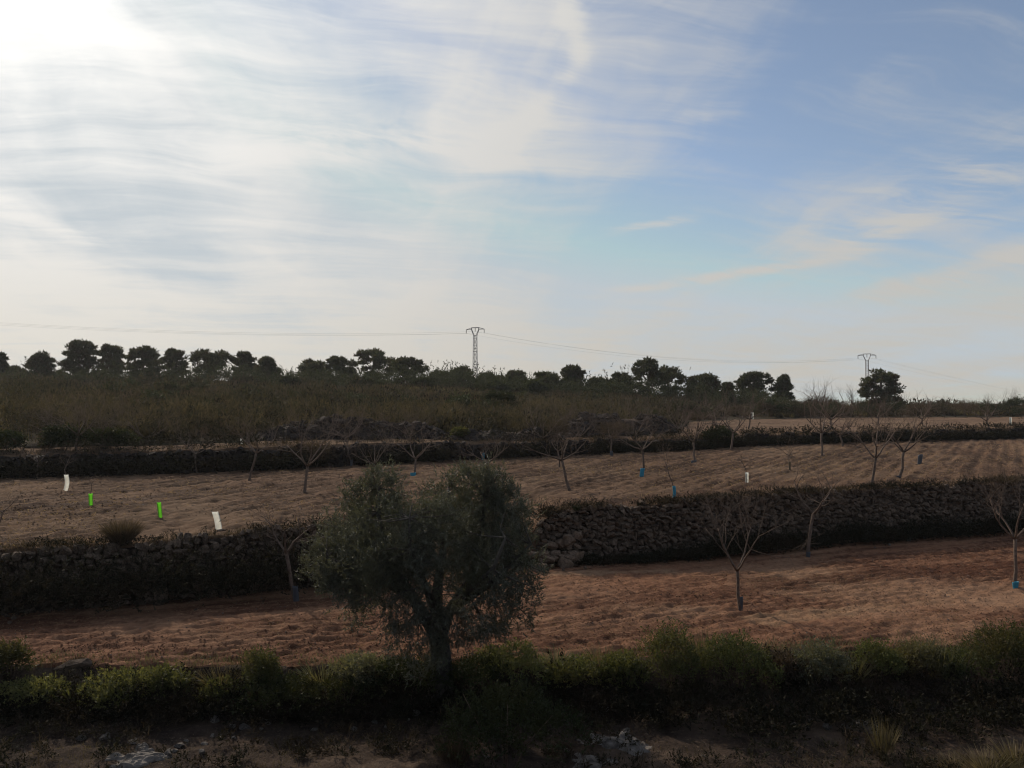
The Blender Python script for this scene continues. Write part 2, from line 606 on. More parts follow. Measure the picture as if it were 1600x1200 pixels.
_w1 = curve([(-120, 972, 0), (0, 962, 0), (200, 945, 0), (440, 922, 0), (650, 900, 0), (870, 880, 0), (1000, 876, 0), (1100, 869, 0), (1300, 851, 0), (1600, 829, 0), (1750, 820, 0)])
_w2 = curve([(-120, 757, 1.55), (0, 751, 1.6), (200, 744, 1.65), (400, 736, 1.7), (600, 726, 1.8), (800, 716, 1.9), (1000, 706, 2.0), (1200, 697, 2.1), (1400, 691, 2.2), (1600, 685, 2.25), (1750, 682, 2.3)])


def ext(x, tab):
    xs, ys = tab
    x = np.asarray(x, float)
    y = np.interp(x, xs, ys)
    sl = (ys[1] - ys[0]) / (xs[1] - xs[0])
    y = np.where(x < xs[0], ys[0] + (x - xs[0]) * sl * 0.6, y)
    sr_ = (ys[-1] - ys[-2]) / (xs[-1] - xs[-2])
    return np.where(x > xs[-1], ys[-1] + (x - xs[-1]) * sr_ * 0.6, y)


def W1(x): return ext(x, _w1)
def W2(x): return ext(x, _w2)
def W3(x):
    # far edge of the third terrace: close behind the second wall on the left, far off on the right
    return W2(x) + np.interp(x, [-60, -20, -6, 3, 10, 14, 18, 30, 60, 100], [2.0, 2.4, 3.2, 4.5, 7, 11, 24, 33, 36, 36])
def BANK(x): return np.interp(x, [-30, -8, 0, 4, 10, 20], [13.3, 13.4, 13.5, 14.2, 14.6, 15.2])
def FOOT(x): return np.interp(x, [-30, 0, 4, 20], [12.75, 12.8, 13.0, 13.4])
def z2n(x): return np.interp(x, [-30, -11, -9, -6, 1, 6, 11, 19, 40], [1.30, 1.34, 1.34, 1.50, 1.50, 1.66, 1.74, 1.80, 2.0])
def z2f(x): return np.interp(x, [-40, -22, -12, 0, 8, 17, 29, 42, 80], [1.55, 1.6, 1.7, 1.9, 2.0, 2.1, 2.2, 2.25, 2.5])
def z3n(x): return np.interp(x, [-40, -22, -12, -6, 0, 8, 17, 29, 42, 80], [2.55, 2.6, 2.75, 2.85, 2.75, 2.65, 2.85, 2.9, 3.0, 3.2])
def z3f(x): return np.interp(x, [-40, -10, 3, 10, 18, 30, 70, 100], [2.75, 3.0, 2.95, 2.95, 3.35, 3.5, 3.6, 3.7])
def crest(x): return np.interp(x, [-170, -60, 0, 60, 170], [122, 126, 128, 122, 130])
def zcr(x): return np.interp(x, [-170, -89, -44, -22, 0, 22, 39, 55, 89, 190], [9.4, 8.8, 8.7, 8.3, 7.5, 6.5, 5.5, 4.9, 4.6, 4.3])
def ramp_w(x): return sstep(-4.2, -2.4, x) * (1 - sstep(-0.6, 1.5, x))


def T0z(x, y):
    up = sstep(8.6, 1.8, y) * 3.5
    b = sstep(FOOT(x), BANK(x), y)
    n = 0.05 * fbm(x * 0.7, y * 0.7, 3, 11) + 0.035 * fbm(x * 3, y * 3, 3, 15)
    return -0.66 + up + b * 0.64 + n


def furrow(x, y, dirv, lam, seed):
    ac = -x * dirv[1] + y * dirv[0]
    al = x * dirv[0] + y * dirv[1]
    ph = ac / lam + 0.30 * vn(al * 0.10, ac * 0.25, seed)
    return np.cos(ph * 2 * math.pi) * (0.55 + 0.45 * vn(al * 0.22, ac * 1.1, seed + 3))


def T1z(x, y, fine=True):
    z = 0.05 * fbm(x * 0.2, y * 0.2, 2, 21)
    if fine:
        wall_calm = sstep(0.4, 3.2, W1(x) - y) * 0.8 + 0.2
        z = z + wall_calm * (0.030 * furrow(x, y, (0.93, 0.36), 0.30, 31) + 0.030 * np.abs(fbm(x * 2.8, y * 2.8, 3, 35, 0.6)) + 0.030 * vn(x * 7, y * 7, 39))
        z = z + 0.02 * vn(x * 5, y * 5, 44)
    return z


def T2z(x, y, fine=True):
    w1, w2 = W1(x), W2(x)
    t = np.clip((y - w1) / (w2 - w1), 0, 1)
    z = z2n(x) * (1 - t) + z2f(x) * t
    r = ramp_w(x) * (1 - sstep(0.0, 6.5, y - w1))
    z = z - r * z2n(x)
    z = z + 0.07 * fbm(x * 0.13, y * 0.13, 2, 51)
    if fine:
        z = z + 0.052 * furrow(x, y, (0.55, 0.835), 0.62, 61) + 0.04 * np.abs(fbm(x * 1.7, y * 1.7, 3, 65, 0.6)) + 0.045 * vn(x * 4.4, y * 4.4, 69)
    return z


def T3z(x, y, fine=True):
    w2, w3 = W2(x), W3(x)
    t = np.clip((y - w2) / (w3 - w2), 0, 1)
    z = z3n(x) * (1 - t) + z3f(x) * t + 0.05 * fbm(x * 0.1, y * 0.1, 2, 71)
    if fine:
        z = z + 0.05 * furrow(x, y, (0.9, 0.4), 1.2, 75) + 0.05 * vn(x * 2, y * 2, 79)
    return z


def HZ(x, y):
    w3, c = W3(x), crest(x)
    t = np.clip((y - w3) / (c - w3), 0, 1)
    zc = zcr(x * 128.0 / np.maximum(y, 30))
    z = z3f(x) + (zc - z3f(x)) * t ** 0.85
    z = z + 0.32 * fbm(x * 0.07, y * 0.07, 3, 81) * sstep(0, 12, y - w3) * (1 - 0.6 * sstep(0.7, 1, t))
    over = np.maximum(y - c, 0)
    return z - 0.055 * over * sstep(0, 60, over) - 0.0


def GZ(x, y, fine=False):
    x = np.asarray(x, float)
    y = np.asarray(y, float)
    z = T0z(x, y)
    z = np.where(y > BANK(x), T1z(x, y, fine), z)
    z = np.where(y > W1(x), T2z(x, y, fine), z)
    z = np.where(y > W2(x), T3z(x, y, fine), z)
    return np.where(y > W3(x), HZ(x, y), z)


def ground(px, py, dmax=190.0):
    """first point of the land along a line of sight"""
    r = ray(px, py)
    t = np.arange(8.0, dmax, 0.04) / r[1]
    X, Y, Z = r[0] * t, r[1] * t, CAMZ + r[2] * t
    hit = np.nonzero(GZ(X, Y) >= Z)[0]
    i = hit[0] if len(hit) else len(t) - 1
    if i > 8 and float(GZ(X[i], Y[i])) - Z[i] > 0.18:      # met the face of a terrace: stay at its foot
        i -= 6
    return np.array([X[i], Y[i], float(GZ(X[i], Y[i]))])


def xgrid(lo, a, b, hi, fine, coarse):
    L = [np.arange(lo, a, coarse), np.arange(a, b, fine), np.arange(b, hi + coarse, coarse)]
    return np.concatenate(L)


def strip(name, xs, near, far, zf, rows, mat, skirt=True, power=1.0):
    tt = np.linspace(0, 1, rows) ** power
    X = np.repeat(xs[None, :], rows, 0)
    Nn, Ff = near(xs), far(xs)
    Y = Nn[None, :] + (Ff - Nn)[None, :] * tt[:, None]
    Z = zf(X, Y)
    if skirt:
        X = np.vstack([X[:1], X])
        Y = np.vstack([Y[:1] - 0.02, Y])
        Z = np.vstack([Z[:1] * 0 + np.minimum(Z[:1] - 1.0, -0.6 + 0 * Z[:1]), Z])
        rows += 1
    V_ = np.stack([X, Y, Z], -1).reshape(-1, 3)
    n = len(xs)
    i = np.arange(rows - 1)[:, None] * n
    j = np.arange(n - 1)[None, :]
    F = np.stack([i + j, i + j + 1, i + n + j + 1, i + n + j], -1).reshape(-1, 4)
    o = obj(name, mesh_np(name, V_, F, True), mat)
    o['kind'] = 'structure'
    return o


strip('foreground_ground', xgrid(-60, -9.5, 9.5, 60, 0.1, 2.0), lambda x: x * 0 - 8.0, BANK,
      lambda x, y: T0z(x, y) + 0.02 * vn(x * 8, y * 8, 5), 190, M['soil_dark'], skirt=False, power=0.5)
strip('lower_field', xgrid(-60, -13.5, 22.5, 70, 0.08, 1.5), lambda x: BANK(x) - 0.04, lambda x: W1(x) + 0.25,
      lambda x, y: T1z(x, y) - 0.004, 200, M['soil_red'])
strip('middle_field', xgrid(-70, -25, 44, 100, 0.13, 2.0), lambda x: W1(x) + 0.22, lambda x: W2(x) + 0.25,
      lambda x, y: T2z(x, y) - 0.004, 190, M['soil_brown'])
strip('upper_field', xgrid(-90, -30, 80, 140, 0.35, 3.0), lambda x: W2(x) + 0.24, W3,
      lambda x, y: T3z(x, y) - 0.004, 70, M['soil_upper'])
strip('hillside', xgrid(-190, -110, 110, 220, 0.9, 5.0), lambda x: W3(x) - 0.05, lambda x: crest(x) + 60,
      lambda x, y: HZ(x, y) - 0.01, 130, M['hill'])


def far_z(x, y):
    return HZ(x, np.minimum(y, crest(x) + 60)) - 0.02 - 0.03 * np.maximum(y - crest(x) - 58, 0) ** 0.9


strip('far_ground', np.concatenate([np.linspace(-5000, -200, 12), np.linspace(-180, 200, 39), np.linspace(230, 5000, 12)]),
      lambda x: np.where(np.abs(x) > 215, 0, crest(x) + 58), lambda x: x * 0 + 6000.0,
      lambda x, y: np.where(np.abs(x) > 215, -4.0 - 0.012 * np.hypot(x, y), far_z(x, y)), 30, M['hill'], skirt=False, power=2.5)


# ---------------------------------------------------------------- stones and dry-stone walls
def stone_template(seed):
    r = np.random.default_rng(seed)
    bm = bmesh.new()
    for _ in range(15):
        v = unit(r.normal(size=3))
        v = v / max(np.abs(v)) ** 0.55 * (0.86 + 0.2 * r.random())
        bm.verts.new(v * 0.5)
    res = bmesh.ops.convex_hull(bm, input=bm.verts)
    bad = [e for e in res['geom_interior'] if isinstance(e, bmesh.types.BMVert)]
    bmesh.ops.delete(bm, geom=bad, context='VERTS')
    bmesh.ops.recalc_face_normals(bm, faces=bm.faces)
    me = bpy.data.meshes.new('stone')
    bm.to_mesh(me)
    bm.free()
    return me


STONES = [stone_template(100 + k) for k in range(20)]
for me_ in STONES:
    me_.materials.append(M['stone'])
STONES_LIME = []
STONES_DARK = []
for me_ in STONES:
    a_ = me_.copy(); a_.materials.clear(); a_.materials.append(M['limestone']); STONES_LIME.append(a_)
    a_ = me_.copy(); a_.materials.clear(); a_.materials.append(M['stone_dark']); STONES_DARK.append(a_)
ST_V = []
ST_F = []
for me_ in STONES:
    v_ = np.zeros(len(me_.vertices) * 3)
    me_.vertices.foreach_get('co', v_)
    ST_V.append(v_.reshape(-1, 3))
    ST_F.append(np.array([list(p.vertices) for p in me_.polygons]))


def rot_euler(rx, ry, rz):
    cx, sx, cy, sy, cz, sz = math.cos(rx), math.sin(rx), math.cos(ry), math.sin(ry), math.cos(rz), math.sin(rz)
    Rx = np.array([[1, 0, 0], [0, cx, -sx], [0, sx, cx]])
    Ry = np.array([[cy, 0, sy], [0, 1, 0], [-sy, 0, cy]])
    Rz = np.array([[cz, -sz, 0], [sz, cz, 0], [0, 0, 1]])
    return Rz @ Ry @ Rx


def stones_mesh(name, specs, rng):
    """specs: (loc, scale, euler) joined into one mesh"""
    g = Geo()
    for loc, sca, eu in specs:
        k = int(rng.integers(len(ST_V)))
        V_ = (ST_V[k] * np.asarray(sca)) @ rot_euler(*eu).T + np.asarray(loc)
        g.raw(V_, None, ST_F[k])
    return g.mesh(name, smooth=False)


def drystone(name, label, x0, x1, line, zfoot, ztop, rng, size=0.2, parts=300, score=None, mat_t=STONES, mat=None, group=None, batter=0.16, face_in=0.02):
    """a rough wall laid stone by stone along y = line(x)"""
    xm = 0.5 * (x0 + x1)
    base = np.array([xm, float(line(xm)), float(zfoot(xm))])
    root = thing(name, label, 'wall', base, group)
    specs = []
    z_rel = 0.0
    row = 0
    hmax = max(float(ztop(x) - zfoot(x)) for x in np.linspace(x0, x1, 12)) + 0.25
    while z_rel < hmax:
        hrow = size * rng.uniform(0.55, 0.85)
        x = x0 + rng.uniform(-0.1, 0.1)
        while x < x1:
            L = size * (0.5 + 0.9 * rng.random() ** 1.5)
            xc = x + L * 0.42
            zt = float(ztop(xc)) + 0.10 * float(vn(xc * 1.6, 3.0, 5)) 
            zf_ = float(zfoot(xc))
            zc_ = zf_ + z_rel + hrow * 0.5
            if zc_ < zt + 0.03:
                up = (zc_ - zf_)
                yc = float(line(xc)) - 0.08 + up * batter + rng.normal(0, 0.04) + 0.07 * float(vn(xc * 0.9, up * 1.3, 8))
                sl = (float(line(xc + 0.3)) - float(line(xc - 0.3))) / 0.6
                specs.append((np.array([xc, yc, zc_ + rng.normal(0, 0.03)]),
                              np.array([L * rng.uniform(0.95, 1.2), size * rng.uniform(1.2, 1.7), hrow * rng.uniform(0.85, 1.65)]),
                              (rng.normal(0, 0.22), rng.normal(0, 0.38), math.atan(sl) + rng.normal(0, 0.25))))
            x += L * 0.84
        z_rel += hrow * 0.86
        row += 1
    if score is None:
        order = np.arange(len(specs))
        rng.shuffle(order)
    else:
        order = np.argsort([-score(s_) for s_ in specs])
    n = 0
    for i in order[:parts]:
        loc, sca, eu = specs[i]
        o = bpy.data.objects.new('stone', mat_t[int(rng.integers(len(mat_t)))])
        COL.objects.link(o)
        o.parent = root
        o.location = loc - base
        o.scale = sca
        o.rotation_euler = eu
    rest = [(specs[i][0] - base, specs[i][1], specs[i][2]) for i in order[parts:]]
    if rest:
        o = obj('remaining_stones', stones_mesh('remaining_stones', rest, rng), mat or M['stone'], root)
        o['kind'] = 'stuff'
    # packed earth and rubble behind the face
    xs = np.linspace(x0, x1, max(8, int((x1 - x0) / 0.25)))
    yl = line(xs)
    zt = ztop(xs) - 0.03
    zb = zfoot(xs) - 0.15
    rowsV = []
    for dyy, zv in ((0.0, zb), (0.05, zb * 0.4 + zt * 0.6), (0.16, zt), (0.55, zt - 0.05)):
        rowsV.append(np.stack([xs - base[0], yl + 0.06 + dyy - base[1], zv - base[2]], -1))
    V_ = np.concatenate(rowsV)
    m_ = len(xs)
    F = []
    for q in range(3):
        i = np.arange(m_ - 1)
        F.append(np.stack([q * m_ + i, q * m_ + i + 1, (q + 1) * m_ + i + 1, (q + 1) * m_ + i], -1))
    obj('earth_core', mesh_np('earth_core', V_, np.concatenate(F), True), M['soil_dark'], root)
    return root


zero = lambda x: np.asarray(x, float) * 0.0
r_ = np.random.default_rng(11)
# right-hand stretch: its left end steps down into rubble
top_r = lambda x: z2n(x) * (1 - ramp_w(x)) + 0.02
drystone('dry_stone_wall', 'long rough dry-stone terrace wall with tumbled end beside the earth ramp', 0.72, 21.5, W1, zero, top_r, r_, 0.21, 300,
         score=lambda s: s[1][0] * s[1][2] / s[0][1] ** 2 * (1 if 1.0 < s[0][0] < 19.5 and s[0][2] > 0.55 else 0.2))
top_l = lambda x: z2n(x) + 0.0
drystone('dry_stone_wall', 'dry-stone terrace wall of upright slabs behind the olive tree, dark brambles along its foot', -15.5, -3.2, W1, zero, top_l, r_, 0.22, 300,
         score=lambda s: s[1][0] * s[1][2] * (1 if -12.5 < s[0][0] < -5 and s[0][2] > 0.75 else 0.2))
drystone('dry_stone_wall', 'low dark stone wall along the far edge of the middle field', -28.0, 46.0, W2, lambda x: z2f(x), lambda x: z3n(x) - 0.05, r_, 0.34, 0, mat=M['stone_dark'])

# loose stones and slabs: (px, py, width px, height px, flatness, tilt)
def loose(px, py, wpx, hpx, label, name='loose_stone', mats=STONES_LIME, group=None, tilt=0.0, yaw=None, depth=0.8, cat='stone', rng=r_, sink=0.25):
    p = ground(px, py)
    k = p[1] / FPX
    w_, h_ = wpx * k, hpx * k
    o = bpy.data.objects.new(name, mats[int(rng.integers(len(mats)))])
    COL.objects.link(o)
    o.scale = (w_, w_ * depth, max(h_, 0.03) * 1.25)
    o.rotation_euler = (rng.normal(0, 0.12), tilt + rng.normal(0, 0.08), rng.uniform(-0.5, 0.5) if yaw is None else yaw)
    o.location = (p[0], p[1] + w_ * depth * 0.3, p[2] + max(h_, 0.03) * (0.5 - sink))
    return tag(o, label, cat, group)


# tumbled end of the right-hand wall
STONES_TAN = []
for me_ in STONES:
    a_ = me_.copy(); a_.materials.clear(); a_.materials.append(M['stone_tan']); STONES_TAN.append(a_)
for i in range(40):
    u_ = r_.random()
    x_ = 0.55 + 1.5 * u_ ** 0.8
    f_ = r_.random()
    out_ = 0.12 + 0.65 * f_ * (1.15 - 0.5 * u_)
    pile = max(0.0, (1 - f_) * (0.25 + 0.75 * u_) * 1.0 - 0.05)
    sz_ = (0.10 + 0.28 * r_.random() ** 1.6) * (1.15 - 0.3 * pile)
    o = bpy.data.objects.new('tumbled_stone', STONES_TAN[int(r_.integers(20))])
    COL.objects.link(o)
    o.scale = (sz_ * 1.2, sz_, sz_ * 0.85)
    o.rotation_euler = tuple(r_.uniform(-0.5, 0.5, 3))
    o.location = (x_, float(W1(x_)) - out_, pile + sz_ * 0.3)
    tag(o, 'tan stone in the heap tumbled from the wall end by the ramp', 'stone', 'stones tumbled from the wall end')
for px, py, a in ((936, 876, 13), (960, 880, 6), (1002, 877, 6), (915, 889, 7), (880, 892, 6), (1040, 880, 5)):
    loose(px, py, a, a * 0.8, 'pale stone rolled out onto the red soil from the tumbled wall end', 'loose_stone', STONES_TAN, 'stones rolled from the wall end')
for px, py, a in ((1420, 846, 8), (1390, 853, 5), (1445, 842, 4), (1368, 857, 4), (1500, 838, 4)):
    loose(px, py, a, a * 0.8, 'small pale stone lying in the shade at the foot of the long wall', 'loose_stone', STONES_LIME, 'stones along the wall foot')
loose(248, 946, 24, 34, 'pale upright rock at the foot of the brambly wall', 'upright_rock', STONES, None, 0.1, 0.2, 0.6, 'rock')
loose(1003, 700, 22, 20, 'grey boulder set in the far low wall behind a forked almond', 'boulder', STONES, None, 0.2, 0.4, 0.6, 'rock')
loose(1022, 703, 18, 13, 'grey flat boulder beside the boulder in the far low wall', 'boulder', STONES, None, -0.2, 0.4, 0.6, 'rock')
loose(345, 832, 17, 6, 'flat pale stone on the terrace edge below the white tree guard', 'flat_stone', STONES, None, -0.1, 0.2, 0.8)
for px, py, a, b in ((10, 965, 8, 6), (20, 968, 9, 6), (180, 951, 9, 6), (305, 955, 5, 4), (14, 975, 7, 5), (60, 962, 4, 3), (100, 958, 4, 3)):
    loose(px, py, a, b, 'small stone at the edge of the red field below the brambly wall', 'loose_stone', STONES, 'stones along the left wall foot')
fg = [(650, 1120, 14, 12), (303, 1122, 7, 8), (207, 1164, 16, 8), (335, 1131, 14, 12), (362, 1139, 10, 6), (380, 1142, 15, 11), (389, 1141, 7, 5), (330, 1153, 9, 5), (318, 1166, 12, 5),
      (290, 1163, 8, 6), (346, 1157, 8, 5), (364, 1156, 8, 5), (262, 1184, 16, 11), (271, 1176, 11, 7), (315, 1180, 12, 9), (279, 1168, 16, 5), (162, 1158, 15, 12), (125, 1160, 14, 9), (413, 1129, 8, 6), (418, 1134, 9, 6),
      (408, 1142, 7, 5), (552, 1144, 12, 8), (610, 1128, 6, 8), (603, 1138, 6, 5), (608, 1146, 8, 6), (585, 1131, 10, 5), (485, 1115, 5, 4), (490, 1143, 11, 5), (515, 1159, 6, 4), (548, 1171, 6, 5), (638, 1128, 5, 4),
      (980, 1149, 12, 10), (1031, 1120, 17, 13), (885, 1178, 10, 6), (1268, 1131, 8, 8), (1241, 1135, 10, 6), (1362, 1112, 5, 7), (1297, 1142, 18, 9), (1233, 1143, 5, 4), (760, 1186, 9, 5), (695, 1176, 7, 5), (1100, 1184, 8, 4)]
for px, py, a, b in fg:
    loose(px, py, a * 1.1, b, 'small pale limestone lump on the dark foreground earth', 'limestone_lump', STONES_LIME, 'stones scattered on the foreground earth', rng=r_)


def outcrop(px, py, wpx, dm, hm, label, seed, yaw=0.0):
    """a weathered limestone ledge half buried in the earth"""
    p = ground(px, py)
    wid = wpx * p[1] / FPX
    n = 34
    u = np.linspace(-1, 1, n)
    X, Y = np.meshgrid(u, u)
    Rr = np.sqrt(X ** 2 + Y ** 2)
    edge = 1 - sstep(0.55, 1.0, Rr + 0.28 * fbm(X * 1.7, Y * 1.7, 3, seed))
    H = edge * (0.55 + 0.35 * fbm(X * 2.2, Y * 2.2, 4, seed + 5, 0.6)) 
    H = np.floor(H * 4) / 4 * 0.5 + H * 0.5
    lx = X * wid * 0.6
    ly = Y * dm * 0.6
    c, s_ = math.cos(yaw), math.sin(yaw)
    gx = p[0] + lx * c - ly * s_
    gy = p[1] + lx * s_ + ly * c
    gz = T0z(gx, gy) - 0.05 + H * hm
    V_ = np.stack([gx - p[0], gy - p[1], gz - p[2]], -1).reshape(-1, 3)
    i = np.arange(n - 1)[:, None] * n
    j = np.arange(n - 1)[None, :]
    F = np.stack([i + j, i + j + 1, i + n + j + 1, i + n + j], -1).reshape(-1, 4)
    o = obj('limestone_ledge', mesh_np('limestone_ledge', V_, F, False), M['limestone'], None, tuple(p))
    return tag(o, label, 'rock')


outcrop(205, 1190, 95, 0.55, 0.16, 'broad flat limestone ledge lying in earth strewn with pale lumps', 3, 0.2)
outcrop(228, 1172, 38, 0.3, 0.14, 'small limestone ledge rising behind the broad flat ledge', 9, 0.0)
outcrop(965, 1165, 105, 0.75, 0.2, 'weathered grey limestone ledge beside the large black bush', 14, -0.3)
outcrop(930, 1196, 85, 0.5, 0.1, 'low pale limestone slab below the weathered grey ledge', 19, -0.2)
outcrop(940, 1108, 30, 0.3, 0.18, 'small grey limestone knob among dark brambles on the bank', 23, 0.0)
outcrop(1345, 1140, 62, 0.32, 0.22, 'slanting white limestone ledge beside dry grass stalks', 29, -0.5)
outcrop(1437, 1168, 38, 0.16, 0.13, 'thin slanting limestone sliver in the dark bank', 33, -0.5)
o_ = loose(112, 1052, 62, 17, 'long pinkish stone slab leaning on the bank of the red field', 'stone_slab', STONES, None, -0.16, 0.05, 0.3, 'rock', sink=0.1)

# long heaps of field stones on the hillside
def heap(px0, px1, pyb, hm, dm, y_add, label, seed, n=520):
    rng = np.random.default_rng(seed)
    a = ground(px0, pyb[0])
    b = ground(px1, pyb[1])
    a[1] += y_add; b[1] += y_add
    c = (a + b) / 2
    c[2] = float(GZ(c[0], c[1]))
    specs = []
    for _ in range(n):
        t = rng.random()
        v = rng.uniform(-1, 1)
        e = min(1.0, 3.2 * t + 0.35, 5 * (1 - t) + 0.25)
        hh = hm * e * (1 - v * v) * (0.75 + 0.35 * float(vn(t * 7, seed, 4)))
        x = a[0] + (b[0] - a[0]) * t
        y = a[1] + (b[1] - a[1]) * t + v * dm * 0.5
        z = float(GZ(x, y)) + hh * rng.uniform(0.25, 1.0)
        s_ = rng.uniform(0.22, 0.55)
        specs.append((np.array([x, y, z]) - c, np.array([s_ * 1.3, s_, s_ * 0.75]), tuple(rng.uniform(-0.6, 0.6, 3))))
    root = thing('stone_heap', label, 'stone heap', c)
    # the earth inside the heap
    m_ = 40
    ts = np.linspace(0, 1, m_)
    vs = np.linspace(-1, 1, 7)
    Tt, Vv = np.meshgrid(ts, vs, indexing='ij')
    e = np.minimum(1.0, np.minimum(3.2 * Tt + 0.2, 5 * (1 - Tt)))
    x = a[0] + (b[0] - a[0]) * Tt
    y = a[1] + (b[1] - a[1]) * Tt + Vv * dm * 0.5
    z = GZ(x, y) + hm * 0.7 * e * (1 - Vv ** 2) - 0.05
    i = np.arange(m_ - 1)[:, None] * 7
    j = np.arange(6)[None, :]
    F = np.stack([i + j, i + 7 + j, i + 7 + j + 1, i + j + 1], -1).reshape(-1, 4)
    obj('earth_core', mesh_np('earth_core', np.stack([x - c[0], y - c[1], z - c[2]], -1).reshape(-1, 3), F, True), M['soil_dark'], root)
    o = obj('stones', stones_mesh('stones', specs, rng), M['stone_dark'], root)
    o['kind'] = 'stuff'
    return root


heap(880, 1062, (683, 676), 1.55, 3.2, 1.2, 'big dark heap of field stones at the corner of the upper field', 5, 800)
heap(395, 690, (690, 688), 1.25, 2.4, 1.5, 'long collapsed dark stone wall below the yellow grass slope', 6, 900)
heap(700, 880, (690, 690), 0.7, 1.6, 1.2, 'low broken line of dark stones joining heap and collapsed wall', 8, 300)
heap(560, 800, (632, 628), 0.7, 1.2, 0.0, 'grey stone line high on the hillside below the pines', 7, 380)

# ---------------------------------------------------------------- bare almond trees
def grow(g, p, d, length, r, level, rng, droop=0.0, maxlev=3, kids=(3, 3, 3), wild=0.22, up=0.12):
    n = 5 if level == 0 else 4
    pts = [p]
    dd = unit(d)
    for k in range(n):
        dd = unit(dd + rng.normal(0, wild, 3) * (0.6 if level == 0 else 1.0) + np.array([0, 0, up]))
        pts.append(pts[-1] + dd * length / n)
    pts = np.array(pts)
    rr = np.linspace(r, r * 0.42, n + 1)
    g.tube(pts, rr, 5 if level == 0 else (4 if level == 1 else 3), cap=level < 2)
    if level >= maxlev:
        return
    nk = kids[min(level, len(kids) - 1)]
    for k in range(nk):
        t = rng.uniform(0.3, 1.0) if k < nk - 1 else 1.0
        i = min(n - 1, int(t * n))
        f = t * n - i
        q = pts[i] * (1 - f) + pts[i + 1] * f
        ax = unit(rng.normal(size=3))
        side = unit(np.cross(dd, ax))
        nd = unit(dd * rng.uniform(0.55, 0.9) + side * rng.uniform(0.45, 0.95) + np.array([0, 0, 0.15]))
        grow(g, q, nd, length * rng.uniform(0.5, 0.78), max(r * 0.42 * rng.uniform(0.7, 1.0), 0.0035), level + 1, rng, droop, maxlev, kids, wild, up)


def almond(px, py, fpx, fpy, tpy, spx, label, seed, limbs=4, rad_px=3.0, group=None, maxlev=3, name='almond_tree', guard=None):
    """base at (px,py), fork at (fpx,fpy), twigs up to tpy, crown about spx wide"""
    rng = np.random.default_rng(seed)
    b = ground(px, py)
    k = b[1] / FPX
    root = thing(name, label, 'tree', b, group)
    fork = np.array([(fpx - px) * k, rng.normal(0, 0.08), (py - fpy) * k])
    H = (fpy - tpy) * k
    Wd = spx * k * 0.62
    R = rad_px * k * 0.42
    g = Geo()
    m1 = fork * 0.35 + np.array([rng.normal(0, 0.03), rng.normal(0, 0.03), 0])
    m2 = fork * 0.72 + np.array([rng.normal(0, 0.03), rng.normal(0, 0.03), 0])
    g.tube(np.array([[0, 0, -0.12], [0, 0, 0.0], m1, m2, fork, fork + np.array([0, 0, R])]), [R * 1.5, R * 1.25, R, R * 0.92, R * 1.0, R * 0.6], 7)
    obj('trunk', g.mesh('trunk'), M['bark_almond'], root)
    g = Geo()
    a0 = rng.uniform(0, 6.28)
    for q in range(limbs):
        an = a0 + q * 6.283 / limbs + rng.normal(0, 0.25)
        out = np.array([math.cos(an) * Wd, math.sin(an) * Wd * 0.9, H * rng.uniform(0.7, 1.0)])
        L = np.linalg.norm(out)
        grow(g, fork - np.array([0, 0, R * 0.5]), unit(out) - np.array([0, 0, 0.12]), L * 0.72, R * 0.72, 0, rng, 0, maxlev, (4, 4, 3), 0.17, 0.07)
    obj('branches', g.mesh('branches'), M['bark_almond'], root)
    return root, b, k


